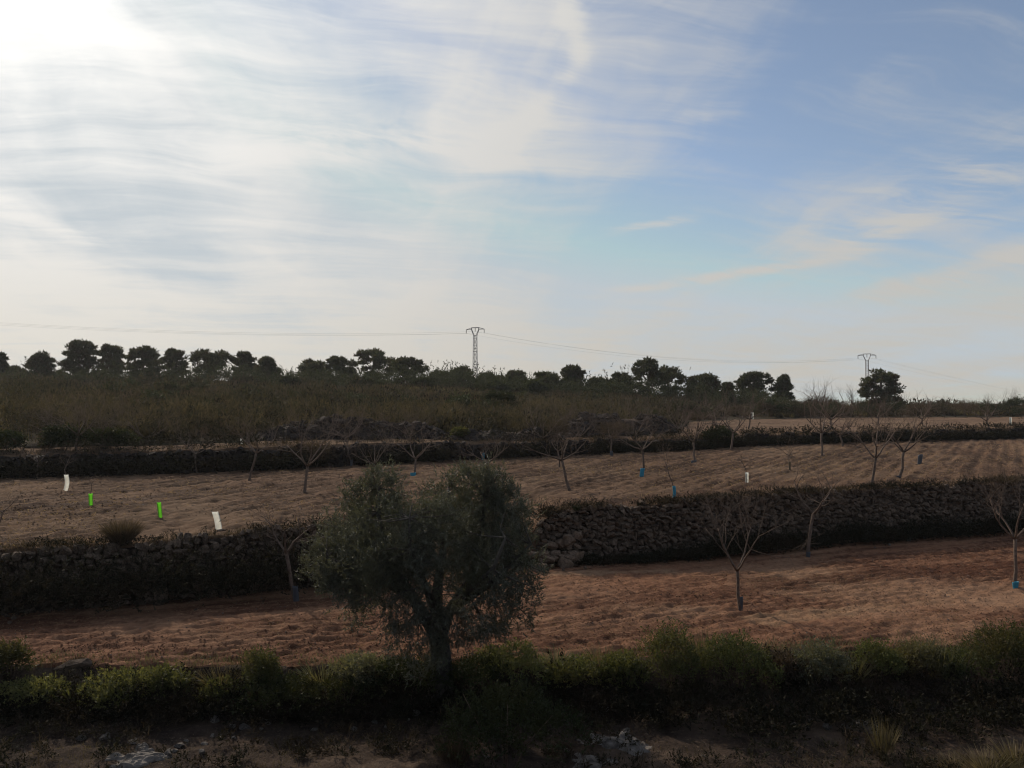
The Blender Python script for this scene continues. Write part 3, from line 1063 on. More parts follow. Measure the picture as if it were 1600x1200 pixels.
AL = [
    # px, py, fork x, fork y, top y, spread, limbs, trunk px, label
    (1157, 953, 1152, 892, 795, 130, 4, 6, 'almond tree with three rising limbs standing alone in the red lower field'),
    (1262, 870, 1273, 803, 742, 95, 3, 6, 'almond tree leaning in front of the long terrace wall'),
    (1585, 918, 1588, 843, 745, 110, 4, 6, 'straight almond tree with a blue wrap around its foot in the red field'),
    (462, 940, 448, 865, 798, 65, 3, 7, 'almond tree with pale wrapped foot between the olive tree and brambly wall'),
    (476, 770, 481, 728, 655, 95, 5, 5, 'dense almond tree with a wide bushy crown on the brown middle field'),
    (389, 753, 398, 708, 665, 65, 4, 4, 'leaning almond tree before the dark brush of the far wall'),
    (308, 741, 306, 710, 676, 55, 4, 3, 'upright slim almond tree close to the brush-covered far wall'),
    (57, 748, 60, 722, 698, 45, 4, 3, 'small almond tree at the brushy wall left of a bowed white guard'),
    (648, 742, 649, 717, 682, 62, 4, 4, 'almond tree with a scrap of light blue guard at its foot'),
    (549, 729, 545, 702, 676, 30, 3, 3, 'thin almond tree with bluish foot between two spreading ones'),
    (585, 732, 584, 726, 682, 75, 6, 3, 'low spreading almond tree branching almost from the ground'),
    (763, 738, 762, 724, 684, 55, 4, 4, 'almond tree whose foot is hidden by the top of the olive'),
    (890, 768, 878, 719, 680, 85, 4, 5, 'almond tree leaning over furrows with flat open crown'),
    (874, 731, 872, 705, 682, 40, 3, 3, 'thin almond tree just behind the leaning open-crowned one'),
    (955, 711, 955, 685, 652, 50, 4, 3, 'almond tree at the far wall with blue skirt around its foot'),
    (1006, 733, 1004, 703, 660, 62, 4, 4, 'almond tree with a square blue guard leaning at its foot'),
    (1054, 772, 1040, 727, 700, 22, 2, 2, 'whip-thin young almond leaning out of a narrow blue guard'),
    (1086, 722, 1083, 690, 640, 62, 4, 4, 'almond tree with a flattened blue guard lying by it'),
    (1142, 704, 1146, 676, 640, 62, 4, 4, 'curved almond tree before the dark bush of the far wall'),
    (1168, 752, 1165, 730, 706, 22, 3, 1.6, 'young almond whip growing out of the white tube on the field'),
    (1234, 735, 1234, 712, 695, 32, 4, 1.8, 'young almond tied to a pale short stake'),
    (1284, 713, 1284, 676, 630, 62, 4, 4, 'almond tree with a tall upright crown before the far wall'),
    (1317, 698, 1313, 680, 640, 55, 4, 3, 'almond tree leaning at the wall behind the tall upright one'),
    (1361, 760, 1370, 716, 648, 80, 4, 5, 'large almond tree curving up from the terrace edge grass'),
    (1405, 746, 1410, 706, 652, 75, 4, 5, 'large almond tree with a grey-blue sheet lying at its foot'),
    (1474, 688, 1474, 676, 655, 40, 3, 2.5, 'small faint almond tree at the end of the far wall'),
    (119, 706, 119, 681, 640, 72, 5, 4, 'pale-stemmed almond tree on the narrow terrace before a dark thicket'),
    (159, 706, 158, 683, 645, 60, 4, 4, 'slim pale almond tree beside the pale-stemmed one on the narrow terrace'),
    (1298, 671, 1299, 655, 616, 60, 5, 4, 'spiky almond tree on the upper field below the ridge'),
    (1372, 663, 1372, 652, 625, 50, 4, 3, 'almond tree on the upper field before the lone pine'),
    (1545, 669, 1543, 657, 632, 45, 4, 3, 'small almond tree near a white stake on the upper field'),
    (1170, 668, 1172, 655, 625, 55, 4, 3, 'almond tree standing behind a white tube on the upper field'),
    (1440, 664, 1441, 654, 632, 45, 4, 3, 'small pale almond tree midway on the upper field'),
    (-12, 836, 6, 800, 768, 40, 2, 2.5, 'bare whip of young almond on the terrace above the brambly wall'),
    (103, 750, 102, 728, 706, 30, 3, 2, 'young almond growing out of the bowed white guard'),
    (141, 780, 144, 757, 748, 8, 2, 1, 'thin sapling twig in the green tube on tracked soil'),
]
for i, a in enumerate(AL):
    almond(a[0], a[1], a[2], a[3], a[4], a[5], a[8], 300 + i, a[6], a[7], maxlev=3 if a[5] > 45 else 2)

# ---------------------------------------------------------------- tree guards
def guard(px, py, hpx, wpx, mat, label, lean=0.0, kind='tube', name='tree_guard', seed=0, bow=0.0, group=None):
    rng = np.random.default_rng(seed)
    b = ground(px, py)
    k = b[1] / FPX
    h, r = hpx * 1.08 * k, wpx * k * 0.5
    n, m_ = 16, 9
    # plastic sheet wrapped round the stem; slit added sunward so light reaches the front
    slit = rad({'tube': 42, 'flat': 80, 'sheet': 62}[kind])
    th = rad(128) + np.linspace(slit, 2 * math.pi - slit, n)
    zs = np.linspace(0, 1, m_)
    V_ = []
    for q, t in enumerate(zs):
        if kind == 'sheet':
            rr = r * (0.86 + 0.22 * t) * (1 + 0.10 * np.sin(th * 2 + t * 3 + seed)) * np.linspace(0.9, 1.12, n)
        elif kind == 'flat':
            rr = r * (1 + 0.05 * np.sin(th * 3 + seed))
        else:
            rr = r * (1 + 0.04 * np.sin(th * 2 + seed + t * 2)) * np.ones(n)
        cx = lean * h * t + bow * h * math.sin(math.pi * t)
        zoff = h * t + (0.05 * h * np.sin(th * 1.5 + seed) if (t == 1 and kind == 'sheet') else 0)
        sq = 0.55 if kind == 'flat' else 1.0
        V_.append(np.stack([cx + rr * np.cos(th), rr * np.sin(th) * sq, np.zeros(n) + zoff - 0.02], -1))
    V_ = np.concatenate(V_)
    i = np.arange(m_ - 1)[:, None] * n
    j = np.arange(n - 1)[None, :]
    j2 = j + 1
    F = np.stack([i + j, i + j2, i + n + j2, i + n + j], -1).reshape(-1, 4)
    me = mesh_np(name, V_, F, True)
    o = obj(name, me, mat, None, tuple(b))
    s_ = o.modifiers.new('thickness', 'SOLIDIFY')
    s_.thickness = 0.006
    return tag(o, label, 'tree guard', group)


guard(101, 768, 25, 7, M['white_guard'], 'bowed white plastic tree guard on the brown field', 0.06, 'flat', seed=1, bow=0.10)
guard(342, 829, 28, 10, M['white_guard'], 'white plastic tree guard leaning open at the terrace edge', -0.22, 'flat', seed=2, bow=0.04)
guard(142, 790, 18, 6, M['green_guard'], 'lime green tube tree guard in the dark tracked soil', -0.05, 'tube', seed=3)
guard(251, 810, 24, 6, M['green_guard'], 'lime green tube tree guard tilted over above the spiky dry bush', -0.12, 'tube', seed=4)
guard(377, 694, 9, 4, M['white_guard'], 'small white tree guard on the narrow terrace among brush', 0.05, 'flat', seed=5)
guard(1167, 756, 17, 5, M['white_guard'], 'white tube tree guard upright on the open brown field', 0.0, 'tube', seed=6)
guard(1234, 736, 14, 3, M['grass_dry'], 'pale tan stake guard around a young almond', 0.0, 'tube', seed=7)
guard(1176, 655, 10, 4, M['white_guard'], 'white tube tree guard on the upper field by the dark bushes', -0.06, 'tube', seed=8)
guard(1579, 664, 11, 3.2, M['white_guard'], 'thin white stake guard on the upper field', 0.0, 'tube', seed=9)
guard(1002, 745, 13, 7, M['blue_guard'], 'square bright blue tree guard leaning against an almond', 0.14, 'flat', seed=10)
guard(1053, 778, 18, 5, M['blue_guard'], 'narrow bright blue tree guard around an almond whip', 0.0, 'tube', seed=11, bow=0.05)
guard(754, 718, 11, 5, M['blue_guard'], 'bright blue tree guard standing behind the top of the olive', 0.15, 'flat', seed=12)
guard(1436, 726, 15, 7, M['violet_guard'], 'crumpled violet blue plastic guard on the furrows', 0.1, 'sheet', seed=13)
guard(955, 713, 8, 5, M['violet_guard'], 'faded blue skirt guard around an almond foot at the wall', 0.0, 'sheet', seed=14)
guard(645, 743, 5, 9, M['blue_guard'], 'slumped light blue plastic scrap beside an almond foot', 0.1, 'flat', seed=15)
guard(1083, 723, 4, 9, M['violet_guard'], 'flattened grey-blue guard lying by an almond foot', 0.3, 'flat', seed=16)
guard(1400, 746, 3.5, 13, M['violet_guard'], 'grey-blue plastic sheet lying flat by a large almond', 0.3, 'flat', seed=17)
guard(1586, 921, 12, 9, M['blue_guard'], 'torn blue wrap low around a straight almond stem', 0.0, 'sheet', seed=18)
guard(1157, 953, 20, 7, M['violet_guard'], 'dusty blue wrap around the lone almond stem in the red field', 0.0, 'sheet', seed=19)
guard(463, 941, 24, 9, M['violet_guard'], 'dull violet wrap around the almond foot beside the olive', -0.1, 'sheet', seed=20)
guard(1262, 871, 9, 7, M['violet_guard'], 'dark bluish wrap at the leaning almond foot by the wall', 0.1, 'sheet', seed=21)
guard(549, 730, 11, 4, M['violet_guard'], 'bluish wrap around a thin almond foot at the far wall', 0.0, 'sheet', seed=22)

# ---------------------------------------------------------------- bushes
def bush_mesh(blobs, n, leaf, rng, upb=0.5, shell=0.75, width=0.4, sprig=6, tri=False):
    """blobs: (centre, radii). Sprigs of leaves fill the outer part of each blob"""
    vol = np.array([b[1][0] * b[1][1] * b[1][2] for b in blobs]) ** 0.67
    cnt = np.maximum(1, (vol / vol.sum() * n / sprig)).astype(int)
    Ps, Ds = [], []
    for (c, rads), m_ in zip(blobs, cnt):
        u = unit(rng.normal(size=(m_, 3)))
        u[:, 2] = np.where(u[:, 2] < -0.35, -u[:, 2] * 0.6, u[:, 2])
        rr = rng.random(m_) ** 0.5 * (1 - shell) + shell * rng.random(m_) ** 0.25
        rr = rr * (1 + 0.22 * vn(u[:, 0] * 2.7 + c[0], u[:, 1] * 2.7 + u[:, 2] * 1.9 + c[1], 3))
        base = np.asarray(c) + u * rr[:, None] * np.asarray(rads)
        D = unit(u * 0.7 + np.array([0, 0, upb]) + rng.normal(0, 0.35, (m_, 3)))
        # each sprig: leaves along a short stem
        for s_ in range(sprig):
            t = s_ / sprig
            Ps.append(base + D * (t * leaf * 2.6))
            Ds.append(unit(D * 0.75 + rng.normal(0, 0.55, (m_, 3))))
    P = np.concatenate(Ps)
    D = np.concatenate(Ds)
    L = leaf * rng.uniform(0.6, 1.3, len(P))
    return leaf_arrays(P, D, L, L * width, rng, 0.0, tri)


def bush(px, py, wpx, hpx, mat, label, seed, leaf=0.055, n=4200, name='shrub', stalks=5, upb=0.5, depth=0.8, lumps=6, cat='bush', group=None, width=0.4, sparse=0.75, yoff=0.0):
    rng = np.random.default_rng(seed)
    b = ground(px, py)
    if yoff:
        b[1] += yoff
        b[2] = float(GZ(b[0], b[1]))
    k = b[1] / FPX
    W_, H_ = wpx * k, hpx * k
    blobs = [(np.array([0, 0, H_ * 0.42]), np.array([W_ * 0.42, W_ * 0.42 * depth, H_ * 0.48]))]
    for q in range(lumps):
        an = rng.uniform(0, 6.28)
        rr = rng.uniform(0.35, 0.95)
        h0 = rng.uniform(0.35, 0.78) * (1 - 0.25 * rr)
        s_ = rng.uniform(0.16, 0.28)
        blobs.append((np.array([math.cos(an) * rr * W_ * 0.36, math.sin(an) * rr * W_ * 0.36 * depth, H_ * h0]),
                      np.array([W_ * s_, W_ * s_ * depth, H_ * rng.uniform(0.18, 0.27)])))
    V_, F = bush_mesh(blobs, n, leaf, rng, upb, sparse, width)
    V_[:, 2] = np.maximum(V_[:, 2], 0.005 * rng.random(len(V_)) - 0.03)
    root = thing(name, label, cat, b, group)
    obj('foliage', mesh_np('foliage', V_, F), mat, root)
    g = Geo()
    for q in range(stalks):
        an = rng.uniform(0, 6.28)
        tip = np.array([math.cos(an) * W_ * 0.3, math.sin(an) * W_ * 0.3 * depth, H_ * rng.uniform(0.6, 0.85)])
        g.tube(np.array([[tip[0] * 0.1, tip[1] * 0.1, -0.06], tip * np.array([0.45, 0.45, 0.5]) + rng.normal(0, 0.02, 3), tip]), [0.018, 0.012, 0.004], 4)
    obj('stem', g.mesh('stem'), M['twig'], root)
    return root


def tuft(px, py, wpx, hpx, mat, label, seed, n=260, name='dry_grass_tuft', cat='grass', group=None, wid=0.010, yoff=0.0, spread=0.55, foot=0.3):
    """a clump of thin upright blades"""
    rng = np.random.default_rng(seed)
    b = ground(px, py)
    if yoff:
        b[1] += yoff
        b[2] = float(GZ(b[0], b[1]))
    k = b[1] / FPX
    W_, H_ = wpx * k, hpx * k
    an = rng.uniform(0, 6.28, n)
    rr = rng.random(n) ** 0.5
    P = np.stack([np.cos(an) * rr * W_ * foot, np.sin(an) * rr * W_ * foot, np.full(n, -0.02)], -1)
    D = unit(np.stack([np.cos(an) * rr * spread * W_ / H_ * 0.9, np.sin(an) * rr * spread * W_ / H_ * 0.9, np.ones(n)], -1) + rng.normal(0, 0.12, (n, 3)))
    L = H_ * rng.uniform(0.55, 1.1, n)
    V_, F = leaf_arrays(P, D, L, wid * rng.uniform(0.6, 1.4, n), rng, 0.10)
    o = obj(name, mesh_np(name, V_, F), mat, None, tuple(b))
    return tag(o, label, cat, group)


# hedge along the bank between the foreground and the red field
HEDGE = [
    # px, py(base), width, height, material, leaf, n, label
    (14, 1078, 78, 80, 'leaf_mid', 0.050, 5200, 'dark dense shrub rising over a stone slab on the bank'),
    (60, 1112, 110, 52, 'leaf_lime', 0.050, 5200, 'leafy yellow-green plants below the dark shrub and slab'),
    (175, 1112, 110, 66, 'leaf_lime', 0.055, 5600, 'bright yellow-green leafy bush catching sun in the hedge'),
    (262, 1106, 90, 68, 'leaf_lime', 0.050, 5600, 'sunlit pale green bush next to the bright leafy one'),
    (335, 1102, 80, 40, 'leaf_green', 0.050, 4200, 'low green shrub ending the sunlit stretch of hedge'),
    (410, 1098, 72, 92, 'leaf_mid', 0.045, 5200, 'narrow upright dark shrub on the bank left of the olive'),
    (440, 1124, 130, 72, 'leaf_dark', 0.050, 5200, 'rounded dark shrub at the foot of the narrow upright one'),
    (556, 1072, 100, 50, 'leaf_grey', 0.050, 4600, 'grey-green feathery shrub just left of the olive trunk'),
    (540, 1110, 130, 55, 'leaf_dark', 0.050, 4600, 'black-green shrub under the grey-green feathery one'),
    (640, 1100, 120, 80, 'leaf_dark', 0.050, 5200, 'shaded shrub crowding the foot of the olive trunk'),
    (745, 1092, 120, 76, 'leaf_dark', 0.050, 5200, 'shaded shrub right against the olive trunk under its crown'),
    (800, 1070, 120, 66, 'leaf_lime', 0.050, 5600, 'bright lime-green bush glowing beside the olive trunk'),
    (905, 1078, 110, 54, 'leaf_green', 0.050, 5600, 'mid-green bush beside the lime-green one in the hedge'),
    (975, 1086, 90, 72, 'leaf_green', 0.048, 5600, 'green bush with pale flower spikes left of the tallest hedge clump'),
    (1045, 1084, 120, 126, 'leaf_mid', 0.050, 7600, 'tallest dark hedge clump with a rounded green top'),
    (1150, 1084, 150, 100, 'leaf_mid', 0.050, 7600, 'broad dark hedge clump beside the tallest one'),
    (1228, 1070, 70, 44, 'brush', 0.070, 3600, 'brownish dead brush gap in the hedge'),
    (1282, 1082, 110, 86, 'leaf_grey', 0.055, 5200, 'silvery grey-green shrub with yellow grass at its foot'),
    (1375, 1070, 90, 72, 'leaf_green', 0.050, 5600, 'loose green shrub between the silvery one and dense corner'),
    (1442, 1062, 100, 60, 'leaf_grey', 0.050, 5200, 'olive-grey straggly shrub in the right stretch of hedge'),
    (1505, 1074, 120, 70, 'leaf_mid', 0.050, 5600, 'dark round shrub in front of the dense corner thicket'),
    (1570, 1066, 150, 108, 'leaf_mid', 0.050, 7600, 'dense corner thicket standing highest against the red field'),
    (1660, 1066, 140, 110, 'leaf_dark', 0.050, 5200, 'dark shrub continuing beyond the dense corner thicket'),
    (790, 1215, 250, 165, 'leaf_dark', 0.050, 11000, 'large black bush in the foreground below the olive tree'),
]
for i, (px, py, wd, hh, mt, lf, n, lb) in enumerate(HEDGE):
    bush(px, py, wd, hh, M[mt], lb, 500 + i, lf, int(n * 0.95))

# thicket of brambles covering the face of the bank, and along the feet of the walls
def thicket(name, label, pts, mat, seed, leaf=0.06, per=220, rad_=(0.22, 0.42), cat=None, upb=0.4, width=0.45):
    rng = np.random.default_rng(seed)
    Vs, Fs, n = [], [], 0
    for (x, y, s_) in pts:
        z = float(GZ(x, y))
        r0 = rng.uniform(*rad_) * s_
        V_, F = bush_mesh([(np.array([x, y, z + r0 * 0.5]), np.array([r0 * 1.25, r0, r0 * rng.uniform(0.7, 1.15)]))], per, leaf, rng, upb, 0.7, width, 6, True)
        Vs.append(V_)
        Fs.append(F + n)
        n += len(V_)
    o = obj(name, mesh_np(name, np.concatenate(Vs), np.concatenate(Fs)), mat)
    return tag(o, label, cat or 'undergrowth', None, 'stuff')


rt = np.random.default_rng(77)
pts = []
for x in np.arange(-11.5, 13.5, 0.21):
    for q in range(4):
        f, b_ = float(FOOT(x)), float(BANK(x))
        t = rt.uniform(-0.2 - 0.7 * float(sstep(1.0, 4.0, x)), 0.7)
        pts.append((x + rt.normal(0, 0.15), f + (b_ - f) * t - 0.15, rt.uniform(0.6, 1.15)))
thicket('bank_brambles', 'dark tangled brambles covering the bank under the hedge', pts, M['bramble'], 78, 0.06, 170)
pts = []
for x in np.arange(-15.0, -3.4, 0.16):
    for q in range(3):
        pts.append((x, float(W1(x)) - rt.uniform(0.05, 0.7), rt.uniform(1.8, 3.2)))
thicket('wall_foot_brambles', 'dark brambles hiding the foot of the slab wall behind the olive', pts, M['bramble'], 79, 0.07, 190)
pts = []
for x in np.arange(1.9, 21.5, 0.15):
    for q in range(3):
        pts.append((x, float(W1(x)) - rt.uniform(0.05, 0.6), rt.uniform(1.0, 2.1) * (0.3 + 0.7 * float(sstep(2.5, 8.0, x))) * (0.75 + 0.35 * float(vn(x * 0.6, 1.0, 3)))))
thicket('wall_foot_brambles', 'dark low brambles along the foot of the long terrace wall', pts, M['bramble'], 80, 0.07, 170)
pts = []
for x in np.arange(-28, 46.0, 0.28):
    for q in range(3):
        if float(vn(x * 0.33, 2.0, 9)) > -0.62:
            pts.append((x, float(W2(x)) - rt.uniform(-0.1, 0.7), rt.uniform(0.85, 1.9) * (1.0 if x < 4 else 0.78)))
thicket('far_wall_brush', 'dark brush growing along the low far wall', pts, M['bramble'], 81, 0.12, 110)
pts = [(rt.uniform(-0.1, 1.15), 0, rt.uniform(0.5, 1.1)) for q in range(26)]
pts = [(x, float(W1(x)) + rt.uniform(-0.15, 0.35), s_) for x, _, s_ in pts]
thicket('ramp_edge_brush', 'dark dry brush on the slope where the wall end meets the earth ramp', pts, M['bramble'], 86, 0.05, 200)
# dark brush spilling over the top edges of the walls
for nm_, lb_, x0_, x1_, st_ in (('wall_top_brush', 'dark brush spilling over the top of the long terrace wall', 1.6, 21.5, 0.13), ('wall_top_brush', 'dark brush spilling over the top of the slab wall', -15.0, -3.6, 0.2)):
    pts = []
    for x in np.arange(x0_, x1_, st_):
        k_ = float(vn(x * 0.8, 5.0, 14)) + 0.5 * float(vn(x * 2.3, 9.0, 15))
        if k_ > -0.25:
            pts.append((x, float(W1(x)) + rt.uniform(0.02, 0.3), rt.uniform(0.3, 0.75) * (0.8 + 0.5 * k_)))
    thicket(nm_, lb_, pts, M['bramble'], 84 if x0_ > 0 else 85, 0.042, 190)
# grasses on top of the walls
def grass_band(name, label, xs, line, off, zf, mat, seed, n, hgt, wid=0.009, sig=0.18):
    rng = np.random.default_rng(seed)
    x = rng.uniform(xs[0], xs[1], n)
    keep = vn(x * 0.9, x * 0 + seed, 6) + 0.5 * vn(x * 3.1, x * 0 + 4.0, 7) > rng.uniform(-0.9, 0.6, n)
    x = x[keep]
    y = line(x) + off + rng.normal(0, sig, len(x))
    z = zf(x, y) - 0.02
    D = unit(np.stack([rng.normal(0, 0.35, len(x)), rng.normal(0, 0.35, len(x)), np.ones(len(x))], -1))
    L = hgt * rng.uniform(0.35, 1.2, len(x)) * (0.7 + 0.5 * vn(x * 1.3, x * 0, 12))
    V_, F = leaf_arrays(np.stack([x, y, z], -1), D, np.maximum(L, 0.03), wid * rng.uniform(0.6, 1.5, len(x)), rng, 0.12)
    o = obj(name, mesh_np(name, V_, F), mat)
    return tag(o, label, 'grass', None, 'stuff')


grass_band('wall_top_grass', 'dry brown grass along the top of the long terrace wall', (1.2, 21.5), W1, 0.30, lambda x, y: T2z(x, np.maximum(y, W1(x) + 0.25), False), M['brush'], 91, 9000, 0.30, 0.012)
grass_band('wall_top_grass', 'dry brown grass along the top of the slab wall', (-15, -3.4), W1, 0.30, lambda x, y: T2z(x, np.maximum(y, W1(x) + 0.25), False), M['brush'], 92, 5000, 0.26, 0.012)
grass_band('bank_grass', 'pale dry grass fringe where the red field meets the bank', (-12.5, 15), BANK, -0.12, lambda x, y: GZ(x, y), M['grass_dry'], 93, 9000, 0.22, 0.007, 0.22)
grass_band('bank_weeds', 'low green-grey weeds at the near edge of the red field', (-12.5, 15), BANK, 0.25, lambda x, y: GZ(x, y), M['leaf_grey'], 94, 9000, 0.16, 0.010, 0.25)
grass_band('far_wall_grass', 'dry grass along the top of the far wall', (-28, 46), W2, 0.5, lambda x, y: T3z(x, np.maximum(y, W2(x) + 0.3), False), M['brush'], 95, 9000, 0.45, 0.025, 0.3)
grass_band('foreground_grass', 'short dry grass on the dark foreground earth', (-9, 9), lambda x: x * 0 + 11.0, 0.0, lambda x, y: T0z(x, y), M['grass_dry'], 96, 16000, 0.11, 0.006, 0.6)

pts = []
for q in range(420):
    x_ = rt.uniform(-9.5, 9.5)
    y_ = rt.uniform(10.3, 12.9)
    if float(vn(x_ * 0.8, y_ * 1.2, 17)) > -0.1:
        pts.append((x_, y_, rt.uniform(0.12, 0.5)))
thicket('foreground_weeds', 'low dark weeds and heather over the foreground earth', pts, M['bramble'], 82, 0.045, 90)
pts = [(p_[0] + 0.3, p_[1] + 0.15, p_[2] * 0.8) for p_ in pts[::3]]
thicket('foreground_dead_stems', 'brown dead stems between the weeds of the foreground', pts, M['brush'], 83, 0.10, 50, width=0.08, upb=1.0)
tuft(190, 852, 52, 50, M['brush'], 'round spiky dry bush on the edge of the slab wall', 901, 2200, 'spiky_dry_bush', 'bush', wid=0.007, spread=0.85, foot=0.14)
tuft(545, 1143, 45, 26, M['brush'], 'small dry twiggy plant among stones in the foreground', 902, 220, 'twiggy_plant', 'plant', wid=0.008)
tuft(1380, 1182, 40, 66, M['grass_dry'], 'tall dry grass stalks beside the slanting white ledge', 903, 150, wid=0.008)
tuft(1545, 1208, 70, 46, M['grass_dry'], 'pale drooping dry grass clump at the end of the dark bank', 904, 420, wid=0.009, spread=1.0)
tuft(1590, 1200, 60, 50, M['grass_dry'], 'second pale dry grass clump next to the drooping one', 905, 300, wid=0.009, spread=1.0)
tuft(1490, 1198, 60, 26, M['grass_dry'], 'low straw-coloured grass patch before the dark bank corner', 906, 220, wid=0.008, spread=1.0)
tuft(712, 1195, 50, 55, M['brush'], 'rusty dead bracken-like plant beside the large black bush', 907, 200, 'dead_plant', 'plant', wid=0.018)
tuft(975, 1062, 60, 50, M['leaf_grey'], 'pale upright flower spikes in the hedge', 908, 90, 'flower_spikes', 'plant', wid=0.016, spread=0.7)
tuft(268, 1075, 110, 36, M['grass_dry'], 'bleached dry stalks along the little bank behind the bright bush', 909, 260, 'dry_stalks', 'plant', wid=0.007, spread=0.3)
for i_, (px_, py_, w_, h_, m_, lb_) in enumerate([
        (505, 1072, 60, 46, 'leaf_grey', 'wispy grey grass clump left of the feathery grey-green shrub'),
        (590, 1066, 50, 44, 'grass_dry', 'straw-coloured grass clump between feathery shrub and olive trunk'),
        (868, 1052, 50, 44, 'leaf_grey', 'wispy grass clump rising between the lime and mid-green bushes'),
        (940, 1050, 50, 48, 'grass_dry', 'dry seeding grass clump behind the pale flower spikes'),
        (1098, 1040, 60, 62, 'leaf_grey', 'feathery grass clump topping the saddle of the tall hedge'),
        (1215, 1052, 60, 40, 'brush', 'brown arching dead grass in the hedge gap'),
        (1262, 1068, 50, 58, 'grass_dry', 'yellow grass clump at the foot of the silvery shrub'),
        (1330, 1062, 60, 52, 'leaf_grey', 'grey-green wispy clump between silvery and loose green shrubs'),
        (1410, 1056, 50, 50, 'grass_dry', 'dry yellowish grass in the straggly right hedge'),
        (1475, 1060, 60, 70, 'leaf_grey', 'tall wispy clump against the dense corner thicket'),
        (345, 1072, 60, 40, 'grass_dry', 'dry pale stems above the low green shrub'),
        (120, 1100, 60, 44, 'leaf_lime', 'spiky yellow-green plant before the stone slab')]):
    tuft(px_, py_, w_, h_, M[m_], lb_, 930 + i_, 240, 'grass_clump', 'grass', wid=0.011, spread=0.8)
tuft(84, 700, 26, 26, M['brush'], 'brown brush tuft on the low far wall', 910, 260, 'brush_tuft', 'bush', wid=0.02, yoff=-0.5)
tuft(118, 1040, 26, 16, M['brush'], 'small dark heather-like tuft behind the stone slab', 911, 240, 'dark_tuft', 'bush', wid=0.012)
tuft(1130, 777, 40, 14, M['brush'], 'dark grass tuft on the long wall behind the red field almond', 912, 260, 'dark_tuft', 'bush', wid=0.014)
tuft(1483, 768, 18, 14, M['brush'], 'round dark tuft on the long wall near the almond with blue sheet', 913, 200, 'dark_tuft', 'bush', wid=0.014)
tuft(1570, 762, 46, 20, M['brush'], 'broad brown tuft on the long wall above the straight almond', 914, 360, 'dark_tuft', 'bush', wid=0.014)
tuft(901, 803, 12, 12, M['leaf_dark'], 'little dark tuft at the top of the tumbled wall end', 915, 120, 'dark_tuft', 'bush', wid=0.014)
bush(1150, 860, 40, 40, M['twig'], 'dry tangle of climbing stems hanging over the long wall', 916, 0.12, 500, 'dry_climber', width=0.06, sparse=0.3)

